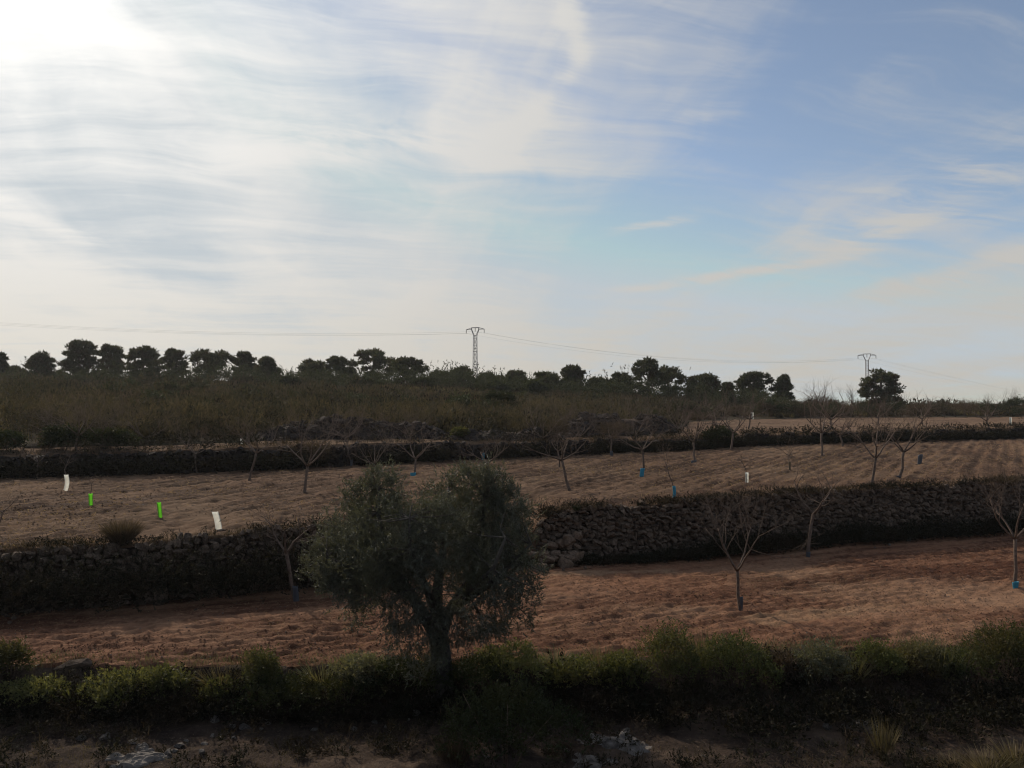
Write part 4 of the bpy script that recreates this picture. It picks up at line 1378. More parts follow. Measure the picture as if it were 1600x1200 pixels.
# ---------------------------------------------------------------- the olive tree
def olive():
    rng = np.random.default_rng(2024)
    base = ground(690, 1040)
    base[1] = 13.15
    base[0] = (690 - 800) / FPX * 13.15
    base[2] = float(GZ(base[0], base[1]))
    yy = base[1]
    root = thing('olive_tree', 'large grey-green olive tree with forked trunk standing in the hedge', 'tree', base)

    def q(px, py, dy=0.0):
        return at_y(px, py, yy + dy) - base
    k = yy / FPX
    g = Geo()
    g.tube(np.array([[0, 0, -0.3], [0, 0, 0.05], q(688, 1020), q(684, 990), q(672, 965)]), [0.30, 0.24, 0.19, 0.17, 0.13], 10)
    obj('trunk', g.mesh('trunk'), M['bark_olive'], root)
    g = Geo()
    limbs = [
        [(684, 995, 0), (655, 950, -.1), (630, 910, -.2), (600, 860, -.2), (590, 800, -.1), (592, 762, 0)],
        [(686, 1000, 0), (702, 955, .1), (735, 905, .2), (752, 840, .1), (758, 775, 0)],
        [(684, 985, 0), (682, 930, .2), (690, 870, .3), (700, 810, .2), (702, 755, .2)],
        [(640, 930, -.1), (590, 905, -.3), (545, 885, -.4), (510, 870, -.3)],
        [(715, 945, .1), (770, 910, -.2), (805, 875, -.3), (830, 850, -.3)],
        [(640, 930, 0), (610, 895, .6), (570, 850, .9), (555, 810, .9)],
        [(700, 960, 0), (730, 925, -.7), (770, 890, -1.1), (790, 840, -1.2)],
        [(680, 960, 0), (665, 915, -.7), (640, 860, -1.2), (640, 810, -1.2)],
    ]
    for L in limbs:
        P = np.array([q(*p) for p in L])
        g.tube(P, np.linspace(0.13 if len(L) > 4 else 0.075, 0.02, len(P)), 7)
    obj('limbs', g.mesh('limbs'), M['bark_olive'], root)
    # crown: lobes of sprigs, denser inside, with ragged upright shoots on the top
    lobes = [
        (592, 768, 46, 32, 0.0, 1.0), (575, 800, 50, 36, .1, 1.0), (600, 752, 30, 24, .2, .7),
        (702, 772, 44, 38, .2, 1.0), (758, 768, 44, 38, 0.0, 1.0), (738, 748, 36, 26, -.2, .8), (790, 785, 36, 36, .1, .9),
        (545, 845, 52, 50, -.2, 1.1), (610, 850, 60, 50, .7, 1.1), (600, 850, 60, 55, -.9, 1.1), (680, 835, 58, 55, -.9, 1.1), (690, 840, 60, 55, .9, 1.0),
        (755, 830, 62, 60, .1, 1.2), (800, 830, 36, 48, -.3, 1.0), (815, 875, 36, 42, .1, .9), (765, 895, 62, 50, -.6, 1.1), (745, 890, 60, 46, .8, 1.0),
        (515, 890, 42, 44, .1, .9), (560, 905, 58, 42, -.4, 1.1), (620, 910, 55, 40, -.8, 1.0), (500, 850, 26, 30, .2, .5), (515, 920, 26, 22, .0, .35),
        (690, 900, 55, 36, -1.0, .8), (800, 930, 42, 40, -.1, .8), (835, 905, 18, 26, 0, .4), (785, 965, 38, 28, -.3, .45), (565, 950, 44, 24, .1, .3),
        (610, 965, 44, 28, -.4, .35), (650, 1010, 44, 44, -.5, .42), (640, 960, 50, 34, -.9, .7), (735, 955, 50, 34, -.9, .75), (690, 985, 46, 30, -.8, .45), (485, 880, 22, 34, .1, .6), (545, 925, 40, 30, -.3, .45), (815, 950, 24, 30, .1, .4), (745, 990, 34, 26, -.5, .35), (720, 950, 40, 26, -.7, .4), (640, 812, 30, 30, -.2, .45)]
    lobes = [lobes[0]] + lobes[1:]
    Ps, Ds, Ls = [], [], []
    for (px, py, rx, ry, dyv, de) in lobes:
        c = q(px, py, dyv)
        R3 = np.array([rx * k, (rx * 0.5 + ry * 0.5) * k * 0.95, ry * k])
        m_ = int(490 * de * (rx * ry) / 2300.0)
        u = unit(rng.normal(size=(m_, 3)))
        rr = rng.random(m_) ** 0.42
        rr = rr * (1 + 0.25 * vn(u[:, 0] * 3 + px, u[:, 2] * 3 + u[:, 1] * 2, 5))
        nc = max(3, m_ // 26)
        cu = unit(rng.normal(size=(nc, 3))) * (rng.random((nc, 1)) ** 0.36)
        pick = rng.integers(0, nc, m_)
        loose_ = rng.random(m_) < 0.24
        q3 = np.where(loose_[:, None], u * rr[:, None], cu[pick] + rng.normal(0, 0.17, (m_, 3)))
        b = c + q3 * R3
        hang = (py > 940)
        D = unit(u * 0.55 + np.array([0, 0, -0.5 if hang else 0.62]) + rng.normal(0, 0.35, (m_, 3)))
        sl = rng.uniform(0.10, 0.26, m_)
        for s_ in range(15):
            t = s_ / 15.0
            Ps.append(b + D * (sl * t)[:, None] + rng.normal(0, 0.006, (m_, 3)))
            Ds.append(unit(D * 0.8 + rng.normal(0, 0.5, (m_, 3))))
            Ls.append(rng.uniform(0.035, 0.065, m_))
    P = np.concatenate(Ps); D = np.concatenate(Ds); L = np.concatenate(Ls)
    V_, F = leaf_arrays(P, D, L, L * 0.30, rng, 0.0, True)
    obj('crown', mesh_np('crown', V_, F), M['leaf_olive'], root)
    # fine twigs inside the crown
    g = Geo()
    ends = P[rng.integers(0, len(P), 260)]
    nodes = np.concatenate([np.array([q(*p) for p in L_[1:]]) for L_ in limbs])
    for e in ends:
        j = int(np.argmin(np.linalg.norm(nodes - e, axis=1)))
        mid = nodes[j] * 0.5 + e * 0.5 + rng.normal(0, 0.04, 3)
        g.tube(np.array([nodes[j], mid, e]), [0.016, 0.010, 0.004], 4, False)
    tag(obj('twigs', g.mesh('twigs'), M['bark_olive'], root), kind='stuff')


olive()

# ---------------------------------------------------------------- pines on the ridge
def pine(px, top, wpx, base_py, label, seed, style='round', mat='leaf_pine', y=None, group=None, gap=0.0, low=0.12):
    rng = np.random.default_rng(seed)
    yv = y if y else 118 + rng.uniform(-6, 8)
    p = at_y(px, base_py, yv)
    b = np.array([p[0], yv, float(GZ(p[0], yv))])
    t = at_y(px, top, yv)
    H = t[2] - b[2]
    W_ = wpx * 1.10 * yv / FPX
    root = thing('pine_tree', label, 'tree', b, group)
    clumps = []
    pads = []
    nP = int((13 if style == 'umbrella' else 19) + W_ * 1.8)
    for q in range(nP):
        an = q * 2.4 + rng.normal(0, 0.5)
        h = low + (1 - low) * ((q + rng.random()) / nP) ** (0.62 if style == 'umbrella' else 0.85)
        if style == 'umbrella':
            prof = (0.30 + 0.70 * sstep(0.2, 0.66, h)) * math.sqrt(max(0.04, 1 - max(0, (h - 0.66) / 0.36) ** 2))
        elif style == 'cone':
            prof = 0.95 * (1.02 - h) + 0.12
        else:
            prof = math.sqrt(max(0.04, 1 - ((h - 0.42) / 0.60) ** 2))
        if style == 'umbrella' and h < 0.55 and rng.random() < gap:
            continue
        rr = (0.35 + 0.65 * rng.random() ** 0.6) * prof * rng.uniform(0.8, 1.12)
        pr = W_ * rng.uniform(0.12, 0.21)
        pads.append((np.array([math.cos(an) * rr * (W_ * 0.5 - pr * 0.5), math.sin(an) * rr * (W_ * 0.5 - pr * 0.5), h * (H - pr * 0.4)]), pr))
    for c, pr in pads:
        for q in range(6):
            an = rng.uniform(0, 6.28)
            d_ = rng.random() ** 0.6 * pr * 0.8
            clumps.append((c + np.array([math.cos(an) * d_, math.sin(an) * d_, rng.normal(0, pr * 0.16) - d_ * 0.25]), pr * rng.uniform(0.38, 0.62)))
    Ps, Ds = [], []
    for c, r0 in clumps:
        m_ = 58
        u = unit(rng.normal(size=(m_, 3)))
        u[:, 2] = np.where(u[:, 2] < -0.2, u[:, 2] * 0.35, u[:, 2])
        rr = rng.random(m_) ** 0.35
        Ps.append(c + u * rr[:, None] * np.array([r0, r0, r0 * 0.68]))
        Ds.append(unit(u + np.array([0, 0, 0.5]) + rng.normal(0, 0.5, (m_, 3))))
    P = np.concatenate(Ps); D = np.concatenate(Ds)
    L = rng.uniform(0.20, 0.55, len(P))
    V_, F = leaf_arrays(P, D, L, L * 0.45, rng, 0.0, True)
    V_[:, 2] = np.maximum(V_[:, 2], 0.02)
    obj('crown', mesh_np('crown', V_, F), M[mat], root)
    g = Geo()
    bend = rng.normal(0, W_ * 0.04, 2)
    R = 0.10 + 0.018 * H
    spine = np.array([[0, 0, -0.3], [bend[0] * 0.4, bend[1] * 0.4, H * 0.3], [bend[0], bend[1], H * 0.6], [bend[0] * 1.4, bend[1] * 1.4, H * 0.88]])
    g.tube(spine, [R * 1.3, R, R * 0.7, R * 0.3], 7)
    obj('trunk', g.mesh('trunk'), M['bark_pine'], root)
    g = Geo()
    for c, r0 in pads:
        hz = max(H * 0.12, c[2] * rng.uniform(0.45, 0.75))
        f = min(1.0, hz / (H * 0.88))
        s0 = np.array([np.interp(hz, spine[:, 2], spine[:, 0]), np.interp(hz, spine[:, 2], spine[:, 1]), hz])
        g.tube(np.array([s0, s0 * 0.45 + c * 0.55 + np.array([0, 0, -0.1]), c]), [R * 0.4 * (1.1 - f) + 0.03, 0.045, 0.02], 4, False)
    obj('limbs', g.mesh('limbs'), M['bark_pine'], root)


ROW = 'dense dark pine in the close row along the ridge'
ROWG = 'dense pines in the ridge row'
PINES = [
    (0, 552, 34, 606, 'cone', 'narrow pine on the ridge beside low grey-green scrub trees', 'leaf_pine_young', 0),
    (22, 573, 40, 606, 'round', 'low scrubby pine between the narrow pine and a round one', 'leaf_pine', 0),
    (62, 551, 46, 606, 'round', 'small round pine standing apart from the tallest ridge pine', 'leaf_pine', 0),
    (92, 580, 26, 606, 'round', 'short young pine in the dip beside the tallest ridge pine', 'leaf_pine', 0),
    (124, 530, 58, 606, 'round', 'tallest ridge pine with a big knobbly crown', 'leaf_pine', 0),
    (173, 538, 50, 606, 'round', 'dense dark pine right beside the tallest ridge pine', 'leaf_pine', 0),
    (222, 541, 58, 606, 'round', 'broad dense pine next to the round pine with sky gaps', 'leaf_pine', 0),
    (271, 545, 44, 606, 'round', 'round pine with sky gaps in its side, last before the bright gap', 'leaf_pine', 0),
    (330, 545, 66, 606, 'umbrella', 'wide umbrella pine with sky showing under its crown by the bright gap', 'leaf_pine', 0.5),
    (382, 549, 44, 606, 'round', 'dense pine between the wide umbrella pine and a sloping one', 'leaf_pine', 0),
    (418, 557, 54, 606, 'cone', 'pine whose crown slopes down to a saddle in the ridge row', 'leaf_pine', 0),
    (487, 562, 50, 606, 'round', 'rounded pine rising again after the saddle', 'leaf_pine', 0),
    (525, 557, 38, 606, 'round', 'slim pine beside the two great umbrella pines', 'leaf_pine', 0),
    (548, 574, 26, 606, 'cone', 'pointed small pine squeezed beside the great umbrella pine', 'leaf_pine', 0),
    (580, 545, 60, 606, 'umbrella', 'great umbrella pine with a domed flat-bottomed top', 'leaf_pine', 0.45),
    (630, 557, 62, 606, 'umbrella', 'open umbrella pine with visible limbs, sloping to the low trees', 'leaf_pine', 0.6),
    (690, 580, 56, 608, 'round', 'low broad pine in the thicket left of the lattice pylon', 'leaf_pine', 0),
    (722, 573, 52, 608, 'round', 'low broad pine right at the lattice pylon foot', 'leaf_pine', 0),
    (765, 583, 50, 610, 'round', 'low pine in the thicket just right of the pylon foot', 'leaf_pine', 0),
    (806, 578, 44, 610, 'round', 'middling pine between the pylon and the twin-topped clump', 'leaf_pine', 0),
    (855, 581, 52, 612, 'round', 'low broad pine leaning on the knobbly mid-ridge pine', 'leaf_pine', 0),
    (894, 571, 46, 612, 'round', 'knobbly mid-ridge pine with upright tufts', 'leaf_pine', 0),
    (935, 590, 44, 614, 'round', 'low green pine in the hollow of the ridge line', 'leaf_pine_young', 0),
    (970, 583, 42, 616, 'round', 'pine tucked against the left flank of the twin-topped clump', 'leaf_pine', 0),
    (1010, 560, 54, 618, 'umbrella', 'taller pine of the twin-topped clump with a cap-like top', 'leaf_pine', 0.3),
    (1046, 574, 50, 618, 'umbrella', 'lower drooping pine of the twin-topped clump', 'leaf_pine', 0.25),
    (1100, 584, 58, 622, 'round', 'dome-shaped pine after the small sky gap', 'leaf_pine', 0),
    (1137, 598, 22, 622, 'round', 'tiny pine beside the dome-shaped one', 'leaf_pine_young', 0),
    (1177, 579, 58, 628, 'round', 'dark pine of the pair at the end of the ridge row', 'leaf_pine', 0),
    (1224, 586, 40, 628, 'cone', 'smaller pine of the pair at the end of the ridge row', 'leaf_pine', 0),
    (1377, 580, 64, 632, 'round', 'lone dark pine in front of the smaller pylon', 'leaf_pine', 0),
    (562, 590, 44, 612, 'round', 'bright young pine in front of the great umbrella pine', 'leaf_pine_young', 0),
    (600, 596, 40, 612, 'round', 'second young green pine below the umbrella pines', 'leaf_pine_young', 0),
    (452, 588, 30, 607, 'round', 'short pine filling the saddle of the ridge row', 'leaf_pine_young', 0),
    (660, 590, 36, 610, 'round', 'small green pine at the foot of the open umbrella pine', 'leaf_pine_young', 0),
    (780, 596, 44, 612, 'round', 'young pine below the pylon thicket', 'leaf_pine_young', 0),
    (836, 594, 40, 612, 'round', 'young pine under the low broad mid-ridge pine', 'leaf_pine_young', 0),
]
for i, (px, top, wd, bp, st, lb, mt, gp) in enumerate(PINES):
    yv = 104.0 if mt == 'leaf_pine_young' and i > 30 else None
    if i == 30: yv = 112.0
    pine(px, top, wd, bp, lb, 700 + i, st, mt, yv, ROWG if lb == ROW else None, gp, 0.16 if gp > 0.5 else 0.02)

# ---------------------------------------------------------------- hillside vegetation
BIG = [
    (780, 645, 66, 36, 'leaf_dark', 0.13, 4200, 'broad dense dark evergreen bush on the mid slope'),
    (100, 704, 60, 38, 'leaf_dark', 0.11, 3600, 'dark thicket bush behind the pale-stemmed almond'),
    (165, 703, 80, 32, 'leaf_dark', 0.11, 3600, 'long dark thicket bush on the narrow terrace'),
    (8, 706, 46, 30, 'leaf_dark', 0.11, 2600, 'black-green bush at the terrace beside a grey dead branch'),
    (55, 597, 46, 14, 'leaf_dark', 0.14, 1600, 'low dark bush in grass below the small round pine'),
    (175, 618, 50, 20, 'leaf_dark', 0.14, 2000, 'dark bush on the grassy slope below the dense pines'),
    (258, 618, 46, 22, 'leaf_dark', 0.14, 2000, 'rounded dark bush below the sky-gapped pine'),
    (720, 688, 30, 18, 'leaf_green', 0.10, 1600, 'small round olive-green bush at the terrace corner'),
    (1075, 660, 66, 36, 'leaf_dark', 0.12, 3400, 'dark evergreen bush behind the big stone heap'),
    (1205, 652, 60, 30, 'leaf_dark', 0.13, 2800, 'black-green bush at the corner of the upper field'),
    (1290, 650, 80, 34, 'brush', 0.16, 3000, 'brown leafless thicket on the skyline behind the spiky almond'),
    (1125, 700, 60, 36, 'leaf_dark', 0.11, 3000, 'dark rounded bush growing on the far wall'),
    (1590, 650, 50, 36, 'leaf_dark', 0.13, 2400, 'dark leafy bush at the end of the skyline hedge'),
    (490, 728, 90, 46, 'brush', 0.10, 3000, 'tall brown bush on the far wall behind the bushy almond'),
    (1245, 652, 50, 22, 'brush', 0.15, 1800, 'straw-brown bush between two dark ones at the field edge'),
    (870, 690, 50, 34, 'brush', 0.12, 1800, 'reddish brown leafless bush in front of the stone heap'),
    (960, 690, 60, 30, 'brush', 0.12, 1800, 'reddish twiggy brush at the front of the big stone heap'),
]
for i, (px, py, wd, hh, mt, lf, n, lb) in enumerate(BIG):
    bush(px, py, wd, hh, M[mt], lb, 1200 + i, lf * 1.15, int(n * 1.5), name='hill_bush', width=0.5 if mt != 'brush' else 0.16, depth=0.7)
# separate dark bushes dotted over the slope: three shapes, copied
rh = np.random.default_rng(52)
PROTO = []
for q in range(3):
    bl = [(np.array([0, 0, 0.45]), np.array([0.75, 0.6, 0.5]))]
    for z_ in range(6):
        an_ = rh.uniform(0, 6.28)
        bl.append((np.array([math.cos(an_) * 0.55, math.sin(an_) * 0.45, rh.uniform(0.35, 0.85)]), np.array([0.36, 0.32, 0.26])))
    PROTO.append(mesh_np('slope_bush', *bush_mesh(bl, 1100, 0.13, rh, 0.4, 0.7, 0.5, 6, True)))
    PROTO[-1].materials.append(M['leaf_dark'])
made = 0
while made < 90:
    y_ = 40 + 74 * rh.random() ** 0.8
    x_ = rh.uniform(-0.70, 0.36) * y_
    if y_ < float(W3(x_)) + 4:
        continue
    o = bpy.data.objects.new('slope_bush', PROTO[made % 3])
    COL.objects.link(o)
    k_ = 0.55 + 1.0 * rh.random() ** 2
    o.scale = (k_ * rh.uniform(0.9, 1.5), k_, k_ * rh.uniform(0.75, 1.2))
    o.rotation_euler = (0, 0, rh.uniform(0, 6.28))
    o.location = (x_, y_, float(GZ(x_, y_)) - 0.03)
    tag(o, 'dark round bush dotted over the scrubby slope below the pines', 'bush', 'dark bushes dotted over the slope')
    made += 1
# skyline hedge at the right: a row of separate bushes along the field edge
rs = np.random.default_rng(31)
for i, px in enumerate(np.arange(1150, 1610, 19)):
    mt = ['leaf_dark', 'scrub', 'brush', 'leaf_dark'][int(rs.integers(4))]
    hh = rs.uniform(17, 33)
    bush(px + rs.uniform(-6, 6), 652.5 + rs.uniform(-0.6, 0.4), rs.uniform(28, 44), hh, M[mt],
         {'leaf_dark': 'dark evergreen bush in the skyline hedge closing off the upper field', 'scrub': 'dull olive bush in the skyline hedge closing off the upper field', 'brush': 'brown twiggy bush in the skyline hedge closing off the upper field'}[mt], 1300 + i, 0.14, 1300, name='hedge_bush', width=0.4, depth=0.7,
         group={'leaf_dark': 'dark bushes of the skyline hedge', 'scrub': 'olive bushes of the skyline hedge', 'brush': 'brown bushes of the skyline hedge'}[mt], stalks=3)


def scrub_cover(name, label, mat, seed, n, size, leaf, per, thr, nz, width, upb, ymin=1.0, flat=1.0):
    rng = np.random.default_rng(seed)
    Vs, Fs, tot_ = [], [], 0
    # candidates over the hillside, kept by patchy noise
    y = 33 + (rng.random(n * 3) ** 0.95) * 99
    x = rng.uniform(-0.80, 0.80, n * 3) * y
    ok = (y > W3(x) + ymin) & (y < crest(x) + 4) & (fbm(x * nz, y * nz, 3, seed) > thr)
    x, y = x[ok][:n], y[ok][:n]
    m_ = len(x)
    z = GZ(x, y)
    s_ = size * (0.4 + 1.2 * rng.random(m_) ** 2) * (1 + 0.4 * vn(x * 0.2, y * 0.2, seed + 2))
    N = m_ * per
    idx = np.repeat(np.arange(m_), per)
    u = unit(rng.normal(size=(N, 3)))
    u[:, 2] = np.abs(u[:, 2])
    rr = rng.random(N) ** 0.4
    P = np.stack([x[idx], y[idx], z[idx]], -1) + u * (rr * s_[idx])[:, None] * np.array([1.15, 1.15, 0.85 * flat])
    D = unit(u * 0.8 + np.array([0, 0, upb]) + rng.normal(0, 0.4, (N, 3)))
    L = leaf * rng.uniform(0.6, 1.4, N) * (0.7 + y[idx] / 110.0)
    V_, F = leaf_arrays(P, D, L, L * width, rng, 0.0, True)
    o = obj(name, mesh_np(name, V_, F), M[mat])
    return tag(o, label, 'scrub', None, 'stuff')


scrub_cover('hillside_scrub', 'patchy dark green scrub covering the hillside', 'scrub', 41, 2600, 0.80, 0.24, 60, -0.25, 0.12, 0.42, 0.5)
scrub_cover('hillside_brush', 'brown leafless brush scattered over the hillside', 'brush', 42, 2300, 0.80, 0.38, 46, 0.06, 0.09, 0.10, 0.8)
scrub_cover('hillside_grass', 'yellowish rank grass between the scrub on the hillside', 'grass_hill', 43, 3600, 0.50, 0.36, 36, -0.1, 0.07, 0.09, 1.4, flat=0.6)
scrub_cover('hillside_heath', 'low dark heath patches on the hillside', 'bramble', 44, 1300, 0.95, 0.20, 70, 0.05, 0.15, 0.45, 0.4)
scrub_cover('hillside_tall_grass', 'patches of straw-yellow grass tinted to look sunlit on the hillside', 'grass_sunny', 45, 2200, 0.5, 0.36, 50, 0.28, 0.06, 0.07, 1.6, flat=0.7)
scrub_cover('hillside_thicket', 'clumps of taller dark shrubs on the hillside', 'scrub', 48, 480, 1.35, 0.24, 240, 0.05, 0.16, 0.45, 0.4, 2.5)
re_ = np.random.default_rng(49)
for nm_, lb_, mt_, n_, sd_ in (('terrace_edge_scrub', 'rough dark scrub above the narrow upper terrace', 'scrub', 330, 50), ('terrace_edge_grass', 'rank brownish grass above the narrow upper terrace', 'grass_hill', 300, 51)):
    pts = []
    for q in range(n_):
        x_ = re_.uniform(-46, 9)
        pts.append((x_, float(W3(x_)) + 0.4 + 13 * re_.random(), re_.uniform(0.8, 2.0)))
    thicket(nm_, lb_, pts, M[mt_], sd_, 0.16 if mt_ == 'scrub' else 0.34, 120, (0.3, 0.55), 'scrub', 0.5 if mt_ == 'scrub' else 1.4, 0.4 if mt_ == 'scrub' else 0.09)
# tall undergrowth closing the ridge below the pines
rr_ = np.random.default_rng(46)
pts = []
for x in np.arange(-92, 44, 0.75):
    for q in range(2):
        yq = 112 + rr_.uniform(-6, 7)
        pts.append((x * yq / 118, yq, rr_.uniform(0.9, 2.2) * (1.3 + 0.5 * float(vn(x * 0.12, 1.0, 21)))))
thicket('ridge_undergrowth', 'dark undergrowth closing the ridge beneath the pines', pts, M['leaf_pine_young'], 47, 0.26, 260, (0.7, 1.15))

for i, (px, py, fy, ty, sp, lb) in enumerate([
        (848, 690, 684, 646, 70, 'reddish bare shrub thicket left of the big stone heap'),
        (905, 692, 684, 652, 60, 'reddish bare shrub with fine twigs before the stone heap'),
        (992, 690, 682, 640, 70, 'bare brown shrub growing up through the big stone heap'),
        (1062, 682, 674, 632, 64, 'tall bare shrub beside the stone heap at the field corner'),
        (1120, 676, 668, 628, 70, 'bare brown shrub on the near edge of the upper field'),
        (640, 688, 682, 650, 70, 'bare shrub against the long collapsed stone wall'),
        (540, 690, 684, 655, 70, 'bare shrub at the foot of the collapsed stone wall'),
        (90, 690, 684, 640, 80, 'wide bare shrub over the dark thicket on the narrow terrace'),
        (230, 690, 684, 650, 80, 'bare shrub between thicket and white guard on the narrow terrace')]):
    almond(px, py, px, fy, ty, sp, lb, 1450 + i, 7, 2.6, name='bare_shrub')

# bare twigs of far almonds on the skyline
for i, (px, base, top, sp) in enumerate([(1282, 632, 602, 50), (1331, 630, 608, 24), (1412, 634, 620, 22), (1455, 635, 625, 26), (1480, 635, 624, 30), (1510, 636, 626, 26), (1540, 636, 622, 30), (1575, 640, 614, 36), (1440, 634, 626, 20)]):
    rng = np.random.default_rng(1500 + i)
    yv = 110.0
    p = at_y(px, base, yv)
    b = np.array([p[0], yv, float(GZ(p[0], yv))])
    k = yv / FPX
    root = thing('bare_tree', ['tall bunch of bare upright twigs above the brown skyline thicket', 'slim grey bare tree beside the lone pine'][i] if i < 2 else 'faint bare treetop showing above the skyline hedge', 'tree', b,
                 None if i < 2 else 'bare treetops on the skyline')
    g = Geo()
    ht = p[2] - b[2]
    g.tube(np.array([[0, 0, -0.2], [0, 0, max(ht, 0.3)]]), [0.09, 0.07], 6)
    obj('trunk', g.mesh('trunk'), M['bark_almond'], root)
    g = Geo()
    for q in range(8):
        an = rng.uniform(0, 6.28)
        out = np.array([math.cos(an) * sp * k * 0.4, math.sin(an) * sp * k * 0.4, (base - top) * k])
        grow(g, np.array([0, 0, max(ht, 0.3)]), unit(out), np.linalg.norm(out) * 0.7, 0.035, 1, rng, 0, 3, (3, 4, 3), 0.14, 0.08)
    obj('branches', g.mesh('branches'), M['bark_almond'], root)

# ---------------------------------------------------------------- clods, straw and small stones on the fields
def crumbs(name, label, xr, yr, zf, n, smin, smax, mat, seed, near, far):
    rng = np.random.default_rng(seed)
    y = yr[0] + (yr[1] - yr[0]) * rng.random(n) ** 1.2
    x = rng.uniform(-0.74, 0.74, n) * y
    ok = (y > near(x) + 0.1) & (y < far(x) - 0.1) & (vn(x * 0.5, y * 0.5, seed) + 0.5 > rng.random(n) * 0.9)
    x, y = x[ok], y[ok]
    n = len(x)
    s_ = rng.uniform(smin, smax, n) ** 1.0
    base = np.array([[1, 0, 0], [-0.5, 0.8, 0], [-0.6, -0.75, 0], [0.1, 0.05, 0.8]])
    ang = rng.uniform(0, 6.28, n)
    c, s2 = np.cos(ang), np.sin(ang)
    B = base[None] * rng.uniform(0.6, 1.4, (n, 4, 1)) * s_[:, None, None]
    X = B[..., 0] * c[:, None] - B[..., 1] * s2[:, None] + x[:, None]
    Y = B[..., 0] * s2[:, None] + B[..., 1] * c[:, None] + y[:, None]
    Z = B[..., 2] + zf(x, y)[:, None] - 0.004
    V_ = np.stack([X, Y, Z], -1).reshape(-1, 3)
    F = (np.arange(n)[:, None, None] * 4 + np.array([[0, 1, 3], [1, 2, 3], [2, 0, 3]])[None]).reshape(-1, 3)
    o = obj(name, mesh_np(name, V_, F), mat)
    return tag(o, label, 'soil', None, 'stuff')


crumbs('soil_clods', 'red clods lying over the tilled lower field', None, (13.4, 28), T1z, 26000, 0.010, 0.030, M['soil_red'], 61, BANK, W1)
crumbs('field_pebbles', 'pale pebbles scattered over the lower field', None, (13.4, 28), T1z, 2600, 0.008, 0.026, M['limestone'], 62, BANK, W1)
crumbs('soil_clods', 'brown clods lying over the tilled middle field', None, (17, 60), T2z, 40000, 0.012, 0.040, M['soil_brown'], 63, W1, W2)
crumbs('field_pebbles', 'pale pebbles scattered over the middle field', None, (17, 60), T2z, 5000, 0.010, 0.035, M['limestone'], 64, W1, W2)
crumbs('earth_crumbs', 'pebbles and crumbs on the dark foreground earth', None, (9.5, 12.8), T0z, 2200, 0.006, 0.022, M['stone'], 65, lambda x: x * 0 + 9, FOOT)


def straw(name, label, yr, zf, n, mat, seed, near, far, L=(0.06, 0.16), wid=0.008):
    rng = np.random.default_rng(seed)
    y = yr[0] + (yr[1] - yr[0]) * rng.random(n) ** 1.2
    x = rng.uniform(-0.74, 0.74, n) * y
    ok = (y > near(x) + 0.1) & (y < far(x) - 0.1) & (fbm(x * 0.3, y * 0.3, 2, seed) + 0.35 > rng.random(n) * 0.8)
    x, y = x[ok], y[ok]
    n = len(x)
    P = np.stack([x, y, zf(x, y) + 0.01], -1)
    D = unit(np.stack([rng.normal(0, 1, n), rng.normal(0, 1, n), rng.uniform(0.0, 0.9, n)], -1))
    V_, F = leaf_arrays(P, D, rng.uniform(*L, n), wid * (0.6 + y / 30), rng)
    o = obj(name, mesh_np(name, V_, F), mat)
    return tag(o, label, 'straw', None, 'stuff')


straw('straw_litter', 'dry straw bits scattered over the middle field', (17, 60), T2z, 30000, M['straw'], 71, W1, W2, (0.06, 0.17), 0.012)
straw('straw_litter', 'dry straw bits scattered over the red field', (13.4, 28), T1z, 30000, M['straw'], 72, BANK, W1, (0.03, 0.09), 0.007)

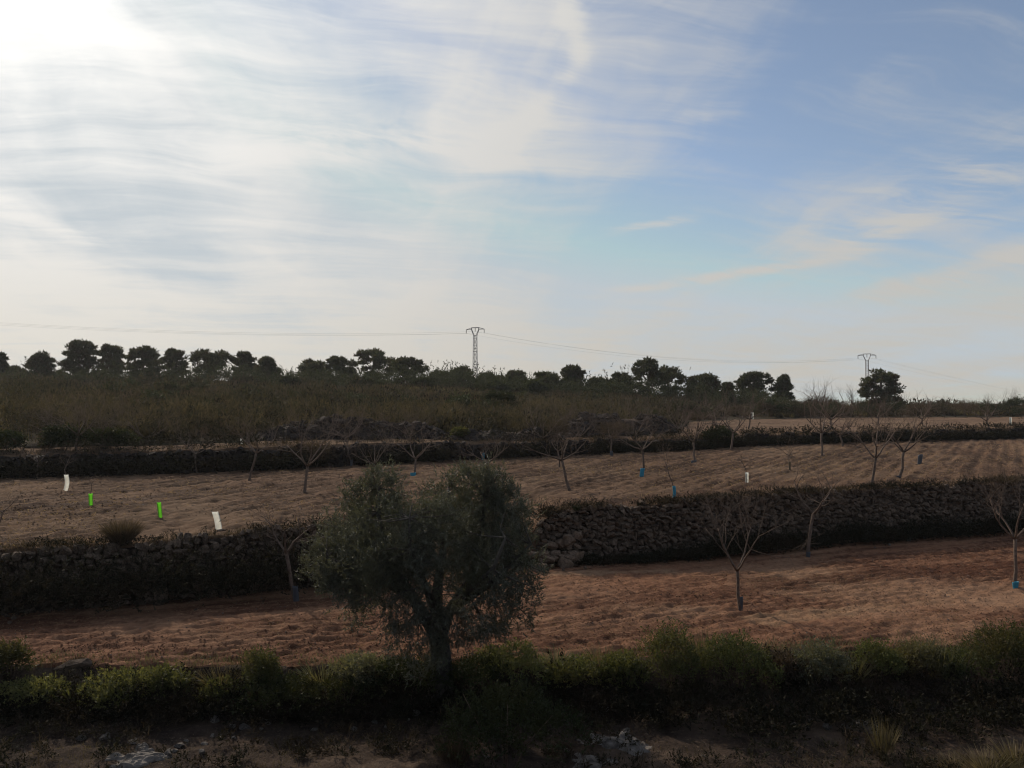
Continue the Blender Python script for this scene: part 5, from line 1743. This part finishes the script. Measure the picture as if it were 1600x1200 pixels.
# ---------------------------------------------------------------- pylons and cables
def pylon(px, top_py, yv, wpx, rot, label, seed):
    t = at_y(px, top_py, yv)
    gz = float(HZ(np.array(t[0]), np.array(yv)))
    b = np.array([t[0], yv, gz])
    H = t[2] - gz
    s_ = wpx * yv / FPX / 30.0            # metres per design unit; the arms are 30 units wide
    root = thing('lattice_pylon', label, 'pylon', b)
    root.rotation_euler[2] = rot
    zm = H - 12.5 * s_                    # where the mast ends and the fork begins
    hb, ht = 0.42, 2.3 * s_
    sw = lambda z: hb + (ht - hb) * z / zm
    for sx in (-1, 1):
        for sy in (-1, 1):
            g = Geo()
            g.bar(np.array([sx * hb, sy * hb, -0.3]), np.array([sx * ht, sy * ht, zm]), 0.06)
            obj('corner_post', g.mesh('corner_post', False), M['steel'], root)
    n = int(zm / 0.62)
    g = Geo()
    for i in range(n):
        z0, z1 = zm * i / n, zm * (i + 1) / n
        for ax in range(4):
            c0 = [(-1, -1), (1, -1), (1, 1), (-1, 1)][ax]
            c1 = [(1, -1), (1, 1), (-1, 1), (-1, -1)][ax]
            a, b2 = sw(z0), sw(z1)
            if i % 2: c0, c1 = c1, c0
            g.bar(np.array([c0[0] * a, c0[1] * a, z0]), np.array([c1[0] * b2, c1[1] * b2, z1]), 0.03, 3)
            g.bar(np.array([c0[0] * b2, c0[1] * b2, z1]), np.array([c1[0] * b2, c1[1] * b2, z1]), 0.036, 3)
    obj('bracing', g.mesh('bracing', False), M['steel'], root)
    zt = H
    for sx in (-1, 1):
        g = Geo()
        for sy in (-1, 1):
            g.bar(np.array([sx * ht * 0.9, sy * ht, zm]), np.array([sx * 6 * s_, sy * 0.15, zt - 3 * s_]), 0.075)
            g.bar(np.array([sx * 6 * s_, sy * 0.15, zt - 3 * s_]), np.array([sx * 6 * s_, sy * 0.15, zt]), 0.07)
        for q in range(3):
            f = (q + 1) / 4
            pz = zm + (zt - 3 * s_ - zm) * f
            pxx = sx * (ht * 0.9 + (6 * s_ - ht * 0.9) * f)
            g.bar(np.array([pxx, -ht * (1 - f) - 0.15 * f, pz]), np.array([pxx, ht * (1 - f) + 0.15 * f, pz]), 0.04, 3)
        obj('fork_arm', g.mesh('fork_arm', False), M['steel'], root)
        g = Geo()
        g.bar(np.array([sx * 6 * s_, 0, zt]), np.array([sx * 15 * s_, 0, zt - 2.6 * s_]), 0.06)
        g.bar(np.array([sx * 6 * s_, 0, zt - 2.6 * s_]), np.array([sx * 15 * s_, 0, zt - 2.8 * s_]), 0.055)
        obj('side_arm', g.mesh('side_arm', False), M['steel'], root)
    g = Geo()
    for sy in (-1, 1):
        g.bar(np.array([-6.2 * s_, sy * 0.15, zt]), np.array([6.2 * s_, sy * 0.15, zt]), 0.075)
    obj('top_beam', g.mesh('top_beam', False), M['steel'], root)
    pts_ = []
    for xx, zz0 in ((-15 * s_, zt - 2.6 * s_), (0.0, zt), (15 * s_, zt - 2.6 * s_)):
        g = Geo()
        z = np.linspace(0, -6 * s_, 13)
        g.tube(np.stack([z * 0 + xx, z * 0, zz0 + z], -1), np.where(np.arange(13) % 2, 0.10, 0.04), 6)
        obj('insulator', g.mesh('insulator', False), M['glass_ins'], root)
        c, sn = math.cos(rot), math.sin(rot)
        pts_.append(np.array([b[0] + xx * c, b[1] + xx * sn, gz + zz0 - 6 * s_]))
    return pts_


PA = pylon(742.5, 512, 150.0, 30, rad(-18), 'tall steel lattice pylon with forked head rising from the pine thicket', 1)
PB = pylon(1354.5, 553, 185.0, 25.5, rad(-18), 'smaller steel lattice pylon with forked head behind the lone pine', 2)


def cable(a, b, sag, label, r=0.008):
    t = np.linspace(0, 1, 60)
    P = a[None] * (1 - t)[:, None] + b[None] * t[:, None]
    P[:, 2] -= sag * 4 * t * (1 - t)
    g = Geo()
    g.tube(P - a, r, 4)
    o = obj('power_cable', g.mesh('power_cable'), M['cable'], None, tuple(a))
    return tag(o, label, 'cable', 'power cables between the pylons')


far_l = at_y(-420, 470, 120.0)
far_r = at_y(1760, 640, 330.0)
for i in range(3):
    off = PA[i] - PA[1]
    cable(far_l + off * np.array([0.6, 0.6, 0.9]), PA[i], 2.2, 'power cable coming in to the tall pylon across the pine tops')
    cable(PA[i], PB[i], 3.0, 'power cable sagging between the tall and the smaller pylon')
    cable(PB[i], far_r + off, 1.4, 'power cable running down from the smaller pylon to the skyline')

# ---------------------------------------------------------------- thin haze in the air
bm = bmesh.new()
bmesh.ops.create_cube(bm, size=1.0)
hz_me = bpy.data.meshes.new('haze')
bm.to_mesh(hz_me)
bm.free()
hm, hn = new_mat('haze')
pv = hn.node('ShaderNodeVolumePrincipled')
pv.inputs['Color'].default_value = (0.95, 0.96, 1.0, 1.0)
pv.inputs['Density'].default_value = 0.00020
pv.inputs['Anisotropy'].default_value = 0.35
ho = hn.node('ShaderNodeOutputMaterial')
hn.link(pv.outputs[0], ho.inputs['Volume'])
haze = obj('haze', hz_me, hm)
haze.scale = (520, 420, 60)
haze.location = (0, 180, 0)
tag(haze, 'thin pale haze hanging in the air over the land', 'haze', None, 'stuff')
